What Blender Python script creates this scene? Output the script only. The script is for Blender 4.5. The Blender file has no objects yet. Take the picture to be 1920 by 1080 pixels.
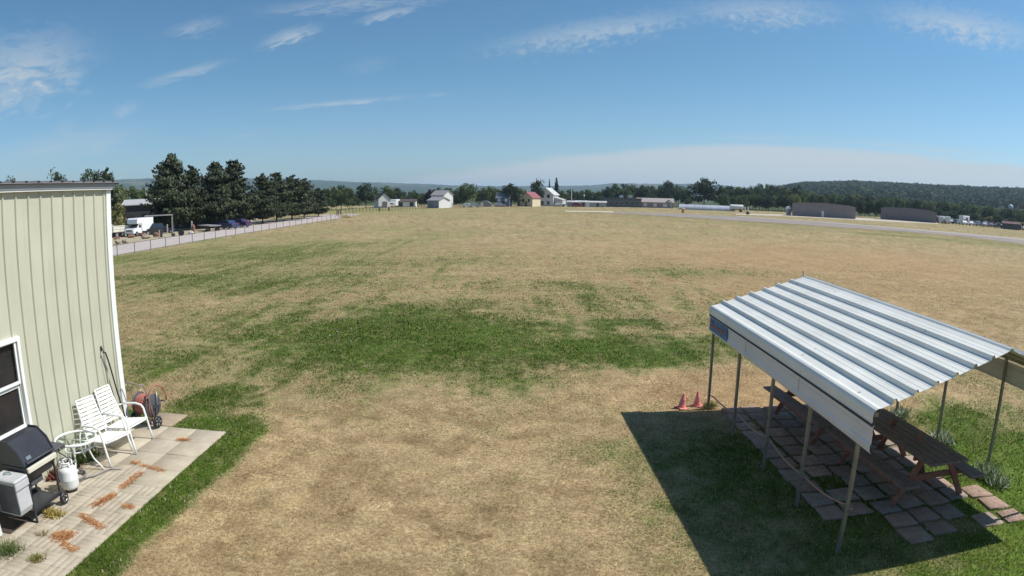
import bpy, math, random
import numpy as np
from mathutils import Vector, Matrix
R = math.radians
SC = bpy.context.scene
COL = SC.collection
rng = np.random.default_rng(7)
random.seed(7)

# ------------------------------------------------------------------ camera
CAM_H, FPX, PITCH, ROLL = 4.2, 1222.0, R(8.15), R(0.28)   # wide angle dome camera, equidistant lens
cd = bpy.data.cameras.new('camera')
cam = bpy.data.objects.new('camera', cd); COL.objects.link(cam)
cam.matrix_world = Matrix.Translation((0, 0, CAM_H)) @ Matrix.Rotation(R(90) - PITCH, 4, 'X') @ Matrix.Rotation(ROLL, 4, 'Z')
cd.type = 'PANO'; cd.sensor_fit = 'HORIZONTAL'; cd.sensor_width = 36.0; cd.sensor_height = 20.25
cd.clip_start = 0.05; cd.clip_end = 30000
_pc = cd if hasattr(cd, 'fisheye_polynomial_k1') else cd.cycles
_pc.panorama_type = 'FISHEYE_LENS_POLYNOMIAL'
_pc.fisheye_fov = R(180)
_pc.fisheye_polynomial_k0 = 0.0
_pc.fisheye_polynomial_k1 = -1.0 / (FPX * 36.0 / 1920.0)
_pc.fisheye_polynomial_k2 = 0.0; _pc.fisheye_polynomial_k3 = 0.0; _pc.fisheye_polynomial_k4 = 0.0
SC.camera = cam
cd.lens = 18.0

# ------------------------------------------------------------------ view
SC.view_settings.view_transform = 'Standard'; SC.view_settings.look = 'None'
SC.view_settings.exposure = 0.3; SC.view_settings.gamma = 1.0; SC.view_settings.use_curve_mapping = False

def ray(px, py):
    """direction seen at a photo position, from the lens above"""
    x, y = px - 960.0, 540.0 - py
    r = math.hypot(x, y) or 1e-9
    t = r / FPX
    a, b, c = math.sin(t) * x / r, math.sin(t) * y / r, math.cos(t)
    a, b = math.cos(ROLL) * a - math.sin(ROLL) * b, math.sin(ROLL) * a + math.cos(ROLL) * b
    return (a, c * math.cos(PITCH) + b * math.sin(PITCH), b * math.cos(PITCH) - c * math.sin(PITCH))
def gp(px, py, z=0.0):
    d = ray(px, py); t = (z - CAM_H) / d[2]
    return (d[0] * t, d[1] * t)
def zat(px, py, rad):
    """height seen at a photo position at horizontal distance rad"""
    d = ray(px, py); return CAM_H + d[2] * rad / math.hypot(d[0], d[1])
def polar(px, rad):
    d = ray(px, 385); a = math.atan2(d[0], d[1])
    return (math.sin(a) * rad, math.cos(a) * rad)

# ------------------------------------------------------------------ sun
SUN = Vector((0.85, 0.085, 1.0)).normalized()
SUN_EL = math.asin(SUN.z); SUN_AZ = math.atan2(SUN.x, SUN.y)
sl = bpy.data.lights.new('sun', 'SUN'); sl.energy = 4.5; sl.angle = R(0.5); sl.color = (1.0, 0.955, 0.88)
so = bpy.data.objects.new('sun', sl); COL.objects.link(so)
so.rotation_euler = SUN.to_track_quat('Z', 'Y').to_euler(); so.location = (0, 0, 60)

# ------------------------------------------------------------------ sky
W = bpy.data.worlds.new('World'); SC.world = W; W.use_nodes = True
wt = W.node_tree; wt.nodes.clear()
def wn(t, **k):
    n = wt.nodes.new(t)
    for a, b in k.items(): setattr(n, a, b)
    return n
def wmath(op, a, b=None, c=None, clamp=False):
    n = wn('ShaderNodeMath', operation=op, use_clamp=clamp)
    for i, v in enumerate((a, b, c)):
        if v is None: continue
        if isinstance(v, (int, float)): n.inputs[i].default_value = v
        else: wt.links.new(v, n.inputs[i])
    return n.outputs[0]
sky = wn('ShaderNodeTexSky'); sky.sky_type = 'NISHITA'; sky.sun_disc = False
sky.sun_elevation = SUN_EL; sky.sun_rotation = SUN_AZ; sky.altitude = 0; sky.air_density = 1.0; sky.dust_density = 0.5; sky.ozone_density = 1.5
tc = wn('ShaderNodeTexCoord'); sep = wn('ShaderNodeSeparateXYZ'); wt.links.new(tc.outputs['Generated'], sep.inputs[0])
AZ = wmath('ARCTAN2', sep.outputs[0], sep.outputs[1]); EL = wmath('ARCSINE', sep.outputs[2])
def azel(px, py):
    d = ray(px, py); return math.atan2(d[0], d[1]), math.asin(d[2])
def cloud(p0, p1, half, amp, seed, su=5.0, sv=1.6, soft=1.0):
    (a0, e0), (a1, e1) = azel(*p0), azel(*p1)
    ca, ce = (a0 + a1) / 2, (e0 + e1) / 2
    L = math.hypot(a1 - a0, e1 - e0) / 2; an = math.atan2(e1 - e0, a1 - a0); w = half / FPX
    da = wmath('SUBTRACT', AZ, ca); de = wmath('SUBTRACT', EL, ce)
    u = wmath('ADD', wmath('MULTIPLY', da, math.cos(an)), wmath('MULTIPLY', de, math.sin(an)))
    v = wmath('SUBTRACT', wmath('MULTIPLY', de, math.cos(an)), wmath('MULTIPLY', da, math.sin(an)))
    cx = wn('ShaderNodeCombineXYZ'); wt.links.new(wmath('MULTIPLY', u, 8.0), cx.inputs[0]); wt.links.new(wmath('MULTIPLY', v, 14.0 * sv), cx.inputs[1]); cx.inputs[2].default_value = seed * 3.7
    n1 = wn('ShaderNodeTexNoise'); n1.inputs['Scale'].default_value = su; n1.inputs['Detail'].default_value = 4; n1.inputs['Roughness'].default_value = .5; n1.inputs['Distortion'].default_value = .8
    wt.links.new(cx.outputs[0], n1.inputs['Vector'])
    nz = n1.outputs[0]
    uu = wmath('DIVIDE', u, L); vv = wmath('ADD', wmath('DIVIDE', v, w), wmath('MULTIPLY', wmath('SUBTRACT', nz, .5), 2.2))
    rr = wmath('SQRT', wmath('ADD', wmath('MULTIPLY', uu, uu), wmath('MULTIPLY', vv, vv)))
    m = wn('ShaderNodeMapRange'); m.interpolation_type = 'SMOOTHSTEP'; wt.links.new(rr, m.inputs[0])
    m.inputs[1].default_value = 1.25; m.inputs[2].default_value = 1.25 - 1.25 * soft; m.inputs[3].default_value = 0; m.inputs[4].default_value = 1
    k = wn('ShaderNodeMapRange'); wt.links.new(nz, k.inputs[0]); k.inputs[1].default_value = .28; k.inputs[2].default_value = .74; k.inputs[3].default_value = .15; k.inputs[4].default_value = 1.0
    return wmath('MULTIPLY', wmath('MULTIPLY', m.outputs[0], k.outputs[0]), min(.9, amp * 1.25))
CL = [((-120, 165), (190, 100), 70, .8, 1, 4, 1.3), ((-60, 195), (90, 150), 30, .5, 2, 4, 2), ((-40, 305), (290, 240), 30, .36, 3, 4, 2), ((90, 262), (150, 235), 22, .3, 4, 7, 1),
      ((255, 163), (440, 112), 11, .5, 5, 5, 3), ((305, 65), (432, 38), 17, .36, 6, 6, 2), ((478, 90), (605, 48), 17, .6, 7, 6, 2.2), ((664, 42), (792, 10), 10, .55, 8, 6, 2.5),
      ((460, 22), (860, -10), 18, .36, 9, 5, 2.5), ((480, 208), (790, 180), 6, .5, 10, 5, 4), ((795, 178), (850, 176), 4, .3, 11, 5, 4), ((640, 135), (745, 108), 18, .14, 12, 5, 2),
      ((880, 98), (1340, 22), 28, .52, 13, 8, .9), ((1260, 20), (1600, 22), 30, .5, 14, 8, .9), ((1630, 20), (1980, 76), 30, .62, 15, 8, .9), ((205, 215), (262, 195), 14, .3, 16, 6, 1.5),
      ((420, 262), (500, 246), 6, .22, 17, 6, 2.5), ((1500, 258), (1960, 300), 7, .4, 18, 5, 3), ((1300, 256), (1560, 262), 7, .28, 19, 6, 3), ((-10, 355), (120, 300), 14, .25, 20, 5, 2)]
tot = None
for c in CL:
    o = cloud(*c); tot = o if tot is None else wmath('MAXIMUM', tot, o)
# the long low bank of thin cloud over the hills
rp = wn('ShaderNodeMapRange'); wt.links.new(AZ, rp.inputs[0]); rp.inputs[1].default_value = -1.0; rp.inputs[2].default_value = 1.0
cr = wn('ShaderNodeValToRGB'); wt.links.new(rp.outputs[0], cr.inputs[0])
pts = [(-60, 420), (700, 344), (860, 318), (1050, 290), (1210, 274), (1350, 267), (1520, 270), (1700, 283), (1930, 310)]
cr.color_ramp.elements.remove(cr.color_ramp.elements[0])
for i, p in enumerate(pts):
    a, e = azel(*p); pos = min(1, max(0, (a + 1) / 2)); v = max(0.0, (e + .1) * 3)
    el_ = cr.color_ramp.elements[0] if i == 0 else cr.color_ramp.elements.new(pos)
    el_.position = pos; el_.color = (v, v, v, 1)
top = wmath('SUBTRACT', wmath('DIVIDE', cr.outputs[0], 3.0), .1)
cx = wn('ShaderNodeCombineXYZ'); wt.links.new(wmath('MULTIPLY', AZ, 6.0), cx.inputs[0]); wt.links.new(wmath('MULTIPLY', EL, 60.0), cx.inputs[1])
nb = wn('ShaderNodeTexNoise'); nb.inputs['Scale'].default_value = 1.6; nb.inputs['Detail'].default_value = 5; wt.links.new(cx.outputs[0], nb.inputs['Vector'])
dd = wmath('ADD', wmath('SUBTRACT', top, EL), wmath('MULTIPLY', wmath('SUBTRACT', nb.outputs[0], .5), .018))
bm_ = wn('ShaderNodeMapRange'); bm_.interpolation_type = 'SMOOTHSTEP'; wt.links.new(dd, bm_.inputs[0]); bm_.inputs[1].default_value = -.004; bm_.inputs[2].default_value = .014; bm_.inputs[3].default_value = 0; bm_.inputs[4].default_value = .92
front = wmath('MULTIPLY', bm_.outputs[0], wmath('GREATER_THAN', sep.outputs[1], 0.0))
tot = wmath('MAXIMUM', tot, front, clamp=True)
tint = wn('ShaderNodeMix', data_type='RGBA', blend_type='MULTIPLY'); tint.inputs[0].default_value = 1.0
wt.links.new(sky.outputs[0], tint.inputs[6]); 
tr = wn('ShaderNodeMapRange'); wt.links.new(EL, tr.inputs[0]); tr.inputs[1].default_value = .0; tr.inputs[2].default_value = .2
tm = wn('ShaderNodeMix', data_type='RGBA'); wt.links.new(tr.outputs[0], tm.inputs[0]); tm.inputs[6].default_value = (.66, .83, 1.05, 1); tm.inputs[7].default_value = (.47, .735, .86, 1); wt.links.new(tm.outputs[2], tint.inputs[7])
hs = wn('ShaderNodeHueSaturation'); hs.inputs['Hue'].default_value = .5; hs.inputs['Saturation'].default_value = 1.0; hs.inputs['Value'].default_value = 1.0
wt.links.new(tint.outputs[2], hs.inputs['Color'])
mx = wn('ShaderNodeMix', data_type='RGBA'); wt.links.new(tot, mx.inputs[0]); wt.links.new(hs.outputs[0], mx.inputs[6]); mx.inputs[7].default_value = (4.8, 5.3, 5.6, 1)
bg = wn('ShaderNodeBackground'); wt.links.new(mx.outputs[2], bg.inputs[0]); bg.inputs[1].default_value = 0.1
wo = wn('ShaderNodeOutputWorld'); wt.links.new(bg.outputs[0], wo.inputs[0])

# ------------------------------------------------------------------ materials
def mat(name, col, rough=.6, metal=0., var=.12, scale=6., bump=0., col2=None, spec=.5, detail=4., trans=0.):
    m = bpy.data.materials.new(name); m.use_nodes = True
    nt = m.node_tree; b = nt.nodes['Principled BSDF']
    b.inputs['Roughness'].default_value = rough; b.inputs['Metallic'].default_value = metal; b.inputs['Specular IOR Level'].default_value = spec
    co = nt.nodes.new('ShaderNodeTexCoord'); nz = nt.nodes.new('ShaderNodeTexNoise'); nz.inputs['Scale'].default_value = scale; nz.inputs['Detail'].default_value = detail
    nt.links.new(co.outputs['Object'], nz.inputs['Vector'])
    rp = nt.nodes.new('ShaderNodeValToRGB'); nt.links.new(nz.outputs[0], rp.inputs[0])
    c2 = col2 or tuple(min(1, c * (1 + var)) for c in col); c1 = col if col2 else tuple(c * (1 - var) for c in col)
    e = rp.color_ramp.elements; e[0].position = .34; e[1].position = .66; e[0].color = (*c1, 1); e[1].color = (*c2, 1)
    nt.links.new(rp.outputs[0], b.inputs['Base Color'])
    if bump:
        bp = nt.nodes.new('ShaderNodeBump'); bp.inputs['Strength'].default_value = bump; bp.inputs['Distance'].default_value = .01
        nt.links.new(nz.outputs[0], bp.inputs['Height']); nt.links.new(bp.outputs[0], b.inputs['Normal'])
    return m
def attr_mat(name, rough=.9, noise=((25., .35), (3., .2)), trans=0., bump=0., spec=.15):
    """base colour from the colour the mesh carries, broken up by noise"""
    m = bpy.data.materials.new(name); m.use_nodes = True
    nt = m.node_tree; b = nt.nodes['Principled BSDF']; b.inputs['Roughness'].default_value = rough; b.inputs['Specular IOR Level'].default_value = spec
    at = nt.nodes.new('ShaderNodeAttribute'); at.attribute_name = 'Col'
    geo = nt.nodes.new('ShaderNodeNewGeometry'); cur = at.outputs['Color']; last = None
    for s, a in noise:
        nz = nt.nodes.new('ShaderNodeTexNoise'); nz.inputs['Scale'].default_value = s; nz.inputs['Detail'].default_value = 5; nz.inputs['Roughness'].default_value = .65
        nt.links.new(geo.outputs['Position'], nz.inputs['Vector'])
        mr = nt.nodes.new('ShaderNodeMapRange'); mr.inputs[1].default_value = .3; mr.inputs[2].default_value = .7; mr.inputs[3].default_value = 1 - a; mr.inputs[4].default_value = 1 + a
        nt.links.new(nz.outputs[0], mr.inputs[0])
        vm = nt.nodes.new('ShaderNodeVectorMath'); vm.operation = 'SCALE'; nt.links.new(cur, vm.inputs[0]); nt.links.new(mr.outputs[0], vm.inputs['Scale']); cur = vm.outputs[0]; last = last or nz
    nt.links.new(cur, b.inputs['Base Color'])
    if bump and last:
        bp = nt.nodes.new('ShaderNodeBump'); bp.inputs['Strength'].default_value = bump; bp.inputs['Distance'].default_value = .03
        nt.links.new(last.outputs[0], bp.inputs['Height']); nt.links.new(bp.outputs[0], b.inputs['Normal'])
    if trans:
        t = nt.nodes.new('ShaderNodeBsdfTranslucent'); nt.links.new(cur, t.inputs[0])
        ms = nt.nodes.new('ShaderNodeMixShader'); ms.inputs[0].default_value = trans
        nt.links.new(b.outputs[0], ms.inputs[1]); nt.links.new(t.outputs[0], ms.inputs[2]); nt.links.new(ms.outputs[0], nt.nodes['Material Output'].inputs[0])
    return m
def glass_mat(name, tint=(.9, .95, .93), rough=.02, refl=.6):
    m = bpy.data.materials.new(name); m.use_nodes = True; nt = m.node_tree
    b = nt.nodes['Principled BSDF']; b.inputs['Base Color'].default_value = (*tint, 1); b.inputs['Roughness'].default_value = rough
    t = nt.nodes.new('ShaderNodeBsdfTransparent'); t.inputs[0].default_value = (*tint, 1)
    g = nt.nodes.new('ShaderNodeBsdfGlossy'); g.inputs['Roughness'].default_value = rough
    lw = nt.nodes.new('ShaderNodeLayerWeight'); lw.inputs[0].default_value = .5; pw = nt.nodes.new('ShaderNodeMath'); pw.operation = 'POWER'; pw.inputs[1].default_value = 3.5; nt.links.new(lw.outputs['Facing'], pw.inputs[0]); pm_ = nt.nodes.new('ShaderNodeMath'); pm_.operation = 'MULTIPLY_ADD'; pm_.inputs[1].default_value = refl; pm_.inputs[2].default_value = .04; nt.links.new(pw.outputs[0], pm_.inputs[0])
    ms = nt.nodes.new('ShaderNodeMixShader'); nt.links.new(pm_.outputs[0], ms.inputs[0]); nt.links.new(t.outputs[0], ms.inputs[1]); nt.links.new(g.outputs[0], ms.inputs[2])
    nt.links.new(ms.outputs[0], nt.nodes['Material Output'].inputs[0]); return m

# ------------------------------------------------------------------ mesh helpers
class MB:
    def __init__(s): s.v = []; s.f = []; s.m = []
    def add(s, vs, fs, mi=0):
        o = len(s.v); s.v += [tuple(v) for v in vs]; s.f += [tuple(i + o for i in f) for f in fs]; s.m += [mi] * len(fs); return s
    def box(s, c, d, rot=None, mi=0, bev=0.):
        x, y, z = (k / 2 for k in d); b = min(bev, x * .9, y * .9, z * .9)
        if b > 0:
            vs = []
            for sx in (-1, 1):
                for sy in (-1, 1):
                    for sz in (-1, 1):
                        vs += [(sx * x, sy * (y - b), sz * (z - b)), (sx * (x - b), sy * y, sz * (z - b)), (sx * (x - b), sy * (y - b), sz * z)]
            def ix(sx, sy, sz, k): return ((sx > 0) * 4 + (sy > 0) * 2 + (sz > 0)) * 3 + k
            fs = []
            for q in (-1, 1):
                fs += [[ix(q, -1, -1, 0), ix(q, 1, -1, 0), ix(q, 1, 1, 0), ix(q, -1, 1, 0)][::q], [ix(-1, q, -1, 1), ix(-1, q, 1, 1), ix(1, q, 1, 1), ix(1, q, -1, 1)][::q], [ix(-1, -1, q, 2), ix(1, -1, q, 2), ix(1, 1, q, 2), ix(-1, 1, q, 2)][::q]]
                for r in (-1, 1):
                    k = q * r
                    fs += [[ix(-1, q, r, 1), ix(-1, q, r, 2), ix(1, q, r, 2), ix(1, q, r, 1)][::k], [ix(q, -1, r, 2), ix(q, -1, r, 0), ix(q, 1, r, 0), ix(q, 1, r, 2)][::k], [ix(q, r, -1, 0), ix(q, r, -1, 1), ix(q, r, 1, 1), ix(q, r, 1, 0)][::k]]
                    for t in (-1, 1): fs.append([ix(q, r, t, 0), ix(q, r, t, 1), ix(q, r, t, 2)][::q * r * t])
        else:
            vs = [(a, b_, c_) for a in (-x, x) for b_ in (-y, y) for c_ in (-z, z)]
            fs = [(0, 1, 3, 2), (4, 6, 7, 5), (0, 4, 5, 1), (2, 3, 7, 6), (0, 2, 6, 4), (1, 5, 7, 3)]
        M_ = rot if rot is not None else Matrix.Identity(3); c = Vector(c)
        return s.add([M_ @ Vector(v) + c for v in vs], fs, mi)
    def tube(s, pts, r, n=8, mi=0, cap=True, closed=False):
        pts = [Vector(p) for p in pts]; N = len(pts); rr = r if isinstance(r, (list, tuple)) else [r] * N; vs = []; fs = []
        u = None
        for i, p in enumerate(pts):
            t = (pts[(i + 1) % N] - pts[i - 1]) if closed else (pts[min(i + 1, N - 1)] - pts[max(i - 1, 0)])
            t.normalize()
            if u is None: u = t.orthogonal().normalized()
            u = (u - t * u.dot(t)); u = u.normalized() if u.length > 1e-6 else t.orthogonal().normalized()
            w = t.cross(u)
            vs += [p + (u * math.cos(2 * math.pi * k / n) + w * math.sin(2 * math.pi * k / n)) * rr[i] for k in range(n)]
        for i in range(N if closed else N - 1):
            j = (i + 1) % N
            fs += [(i * n + k, i * n + (k + 1) % n, j * n + (k + 1) % n, j * n + k) for k in range(n)]
        if cap and not closed: fs += [tuple(range(n))[::-1], tuple(range((N - 1) * n, N * n))]
        return s.add(vs, fs, mi)
    def cyl(s, a, b, r, n=12, mi=0, r2=None): return s.tube([a, b], [r, r if r2 is None else r2], n, mi)
    def lathe(s, prof, c=(0, 0, 0), n=20, mi=0, axis='Z'):
        vs = []; fs = []
        for r, z in prof:
            for k in range(n):
                a = 2 * math.pi * k / n; p = (r * math.cos(a), r * math.sin(a), z)
                if axis == 'X': p = (p[2], p[0], p[1])
                if axis == 'Y': p = (p[1], p[2], p[0])
                vs.append((p[0] + c[0], p[1] + c[1], p[2] + c[2]))
        for i in range(len(prof) - 1):
            fs += [(i * n + k, i * n + (k + 1) % n, (i + 1) * n + (k + 1) % n, (i + 1) * n + k) for k in range(n)]
        fs += [tuple(range(n))[::-1], tuple(range((len(prof) - 1) * n, len(prof) * n))]
        return s.add(vs, fs, mi)
    def prism(s, poly, a, b, axis='Y', mi=0):
        """poly of 2D points pushed from a to b along the axis"""
        n = len(poly)
        def P(p, t): return {'Y': (p[0], t, p[1]), 'X': (t, p[0], p[1]), 'Z': (p[0], p[1], t)}[axis]
        vs = [P(p, a) for p in poly] + [P(p, b) for p in poly]
        fs = [tuple(range(n)), tuple(range(2 * n - 1, n - 1, -1))] + [(i, n + i, n + (i + 1) % n, (i + 1) % n) for i in range(n)]
        return s.add(vs, fs, mi)
    def strip(s, poly, a, b, axis='Y', mi=0):
        n = len(poly)
        def P(p, t): return {'Y': (p[0], t, p[1]), 'X': (t, p[0], p[1]), 'Z': (p[0], p[1], t)}[axis]
        return s.add([P(p, a) for p in poly] + [P(p, b) for p in poly], [(i, n + i, n + i + 1, i + 1) for i in range(n - 1)], mi)
    def build(s, name, mats, parent=None, smooth=False, fix=True):
        me = bpy.data.meshes.new(name); me.from_pydata(s.v, [], s.f)
        for m in (mats if isinstance(mats, (list, tuple)) else [mats]): me.materials.append(m)
        if any(s.m): me.polygons.foreach_set('material_index', s.m)
        if fix:
            import bmesh
            b = bmesh.new(); b.from_mesh(me); bmesh.ops.recalc_face_normals(b, faces=b.faces); b.to_mesh(me); b.free()
        if smooth: me.polygons.foreach_set('use_smooth', [True] * len(me.polygons))
        me.update()
        o = bpy.data.objects.new(name, me); COL.objects.link(o)
        if parent is not None: o.parent = parent
        return o
def npmesh(name, V, F, cols=None, mats=(), parent=None, per=None, smooth=False):
    """V (n,3) and F (m,k) as arrays"""
    me = bpy.data.meshes.new(name); k = F.shape[1]
    me.vertices.add(len(V)); me.vertices.foreach_set('co', np.ascontiguousarray(V, dtype=np.float32).ravel())
    me.loops.add(F.size); me.loops.foreach_set('vertex_index', np.ascontiguousarray(F, dtype=np.int32).ravel())
    me.polygons.add(len(F)); me.polygons.foreach_set('loop_start', np.arange(0, F.size, k, dtype=np.int32)); me.polygons.foreach_set('loop_total', np.full(len(F), k, dtype=np.int32))
    if smooth: me.polygons.foreach_set('use_smooth', np.ones(len(F), dtype=bool))
    me.update(calc_edges=True)
    if cols is not None:
        a = me.color_attributes.new('Col', 'FLOAT_COLOR', 'POINT')
        c4 = np.ones((len(V), 4), dtype=np.float32); c4[:, :3] = cols; a.data.foreach_set('color', c4.ravel())
    for m in mats: me.materials.append(m)
    o = bpy.data.objects.new(name, me); COL.objects.link(o)
    if parent is not None: o.parent = parent
    return o
def tag(o, label=None, cat=None, group=None, kind=None):
    if label: o['label'] = label
    if cat: o['category'] = cat
    if group: o['group'] = group
    if kind: o['kind'] = kind
    return o
def thing(name, label, cat, loc=(0, 0, 0), rz=0., group=None, scale=1.):
    o = bpy.data.objects.new(name, None); COL.objects.link(o); o.empty_display_size = .2
    o.location = (*loc, 0) if len(loc) == 2 else loc; o.rotation_euler = (0, 0, rz); o.scale = (scale,) * 3
    return tag(o, label, cat, group)
def dup(root, loc, rz=None, label=None, group=None, scale=None):
    r = root.copy(); COL.objects.link(r); r.location = (*loc, 0) if len(loc) == 2 else loc
    if rz is not None: r.rotation_euler = (0, 0, rz)
    if scale is not None: r.scale = scale if isinstance(scale, tuple) else (scale,) * 3
    if label: r['label'] = label
    if group: r['group'] = group
    for ch in list(root.children):
        c = ch.copy(); COL.objects.link(c); c.parent = r
        for g in ch.children:
            d = g.copy(); COL.objects.link(d); d.parent = c
    return r
def rotm(ax, a): return Matrix.Rotation(a, 3, ax)
def arc(c, r, a0, a1, n, plane='XZ'):
    out = []
    for i in range(n + 1):
        a = a0 + (a1 - a0) * i / n; p = (r * math.cos(a), r * math.sin(a))
        out.append({'XZ': (c[0] + p[0], c[1], c[2] + p[1]), 'YZ': (c[0], c[1] + p[0], c[2] + p[1]), 'XY': (c[0] + p[0], c[1] + p[1], c[2])}[plane])
    return out

# numpy noise
def _h(ix, iy, s):
    n = (ix.astype(np.int64) * 374761393 + iy.astype(np.int64) * 668265263 + s * 1442695041) & 0xffffffff
    n = ((n ^ (n >> 13)) * 1274126177) & 0xffffffff
    return ((n ^ (n >> 16)) & 0xffff) / 65535.0
def vnoise(x, y, s=0):
    ix, iy = np.floor(x), np.floor(y); fx, fy = x - ix, y - iy; fx = fx * fx * (3 - 2 * fx); fy = fy * fy * (3 - 2 * fy)
    a, b, c, d = _h(ix, iy, s), _h(ix + 1, iy, s), _h(ix, iy + 1, s), _h(ix + 1, iy + 1, s)
    return (a * (1 - fx) + b * fx) * (1 - fy) + (c * (1 - fx) + d * fx) * fy
def fbm(x, y, s=0, o=4):
    t = 0; amp = .5; tot_ = 0
    for i in range(o):
        t = t + amp * vnoise(x * 2 ** i + 17.3 * i, y * 2 ** i - 9.1 * i, s + i * 31); tot_ += amp; amp *= .55
    return t / tot_
def sstep(a, b, x):
    t = np.clip((x - a) / (b - a), 0, 1); return t * t * (3 - 2 * t)
# ------------------------------------------------------------------ ground
def pline(pp): return np.array([gp(*p) for p in pp])
RUN_UP = pline([(1150, 397.0), (1260, 400.4), (1380, 406), (1460, 410.5), (1580, 419), (1680, 428), (1800, 438), (1935, 451)])
RUN_LO = pline([(1150, 399.6), (1260, 406), (1380, 414), (1460, 418.5), (1580, 427), (1680, 433.5), (1800, 443), (1935, 460)])
def seg_dist(x, y, L):
    best = np.full(x.shape, 1e9)
    for (x0, y0), (x1, y1) in zip(L[:-1], L[1:]):
        dx, dy = x1 - x0, y1 - y0; t = np.clip(((x - x0) * dx + (y - y0) * dy) / (dx * dx + dy * dy), 0, 1)
        best = np.minimum(best, np.hypot(x - x0 - t * dx, y - y0 - t * dy))
    return best
def blob(x, y, cx, cy, rx, ry, a=0.):
    dx, dy = x - cx, y - cy; c, s = math.cos(a), math.sin(a)
    return np.exp(-(((dx * c + dy * s) / rx) ** 2 + ((-dx * s + dy * c) / ry) ** 2))
PATIO = (-7.34, -5.21, 3.6, 10.46)
def greenness(x, y):
    g = np.zeros_like(x)
    wx = x + (fbm(x * .5, y * .5, 3) - .5) * 2.2; wy = y + (fbm(x * .5, y * .5, 9) - .5) * 2.2
    for cx, cy, rx, ry, a, amp in [(-3.2, 19.0, 6.6, 5.2, 0, 1.15), (2.4, 17.2, 5.0, 2.5, 0, 1.1), (6.0, 18.4, 2.6, 1.5, 0, .9), (-7.5, 15.6, 4.2, 2.8, 0, .66), (-4.4, 23.0, 5.5, 3.4, 0, .72), (3.2, 21.0, 3.6, 2.0, 0, .75), (-1, 15.0, 6, 1.6, 0, .55), (-7, 21, 10, 7.5, 0, .58), (-9.5, 15, 5, 4, 0, .6), (-14, 31, 12, 8, 0, .6), (2, 24, 9, 5, 0, .52), (3, 27, 5, 3, 0, .5), (-22, 46, 14, 13, 0, .58),
                                  (-5.9, 12.1, 1.3, 1.4, 0, .95), (-20, 33, 6, 2.2, .1, .8), (-13.5, 27, 3, 1.2, 0, .45), (2, 30, 6, 2.5, 0, .5), (10.5, 36, 7, 2.5, 0, .5), (-9, 40, 10, 5, 0, .45), (-28, 44, 5, 8, 0, .5), (-16, 55, 12, 9, 0, .4),
                                  (4.6, 8.6, 2.7, 4.0, 0, .85), (8.8, 7.6, 2.6, 2.6, 0, 1.5), (9.5, 5.6, 4.8, 1.8, 0, 1.5), (7.2, 4.9, 3.6, 1.2, 0, 1.4), (9.3, 10.2, 2.0, 2.2, 0, 1.0), (13.2, 13.5, 2.2, 2.6, 0, .45), (3.1, 11.8, .9, .5, 0, .5), (2.0, 9.0, .5, 1.6, 0, .35), (3.4, 6.2, 1.2, 1.2, 0, .5), (60, 85, 14, 4, -.6, .5)]:
        g = np.maximum(g, amp * blob(wx, wy, cx, cy, rx, ry, a))
    strip = sstep(-4.25, -4.75, wx * .3 + x * .7) * sstep(12.3, 10.6, y) * (x > -8)
    g = np.maximum(g, strip * .98)
    g = g - .9 * blob(wx, wy, 5.6, 13.4, 2.6, 1.3)                 # worn dirt by the shelter
    n = fbm(x * .9, y * .9, 21) - .5; n2 = fbm(x * 3.3, y * 3.3, 5) - .5; n3 = fbm(x * .12, y * .16, 77) - .5
    far = sstep(20, 60, np.hypot(x, y))
    st = fbm(x * 1.7, y * .14, 91) - .5; st2 = fbm(x * 5.5, y * .5, 92) - .5
    g = g + (st * .55 + st2 * .25) * sstep(9, 16, np.hypot(x, y))
    g = g + n * (.42 - .2 * far) + n2 * .5 * (1 - .7 * far) + n3 * .7 * far + .24 * far * (1 - blob(x, y, 30, 45, 26, 22) * 1.1)
    return g
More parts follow.
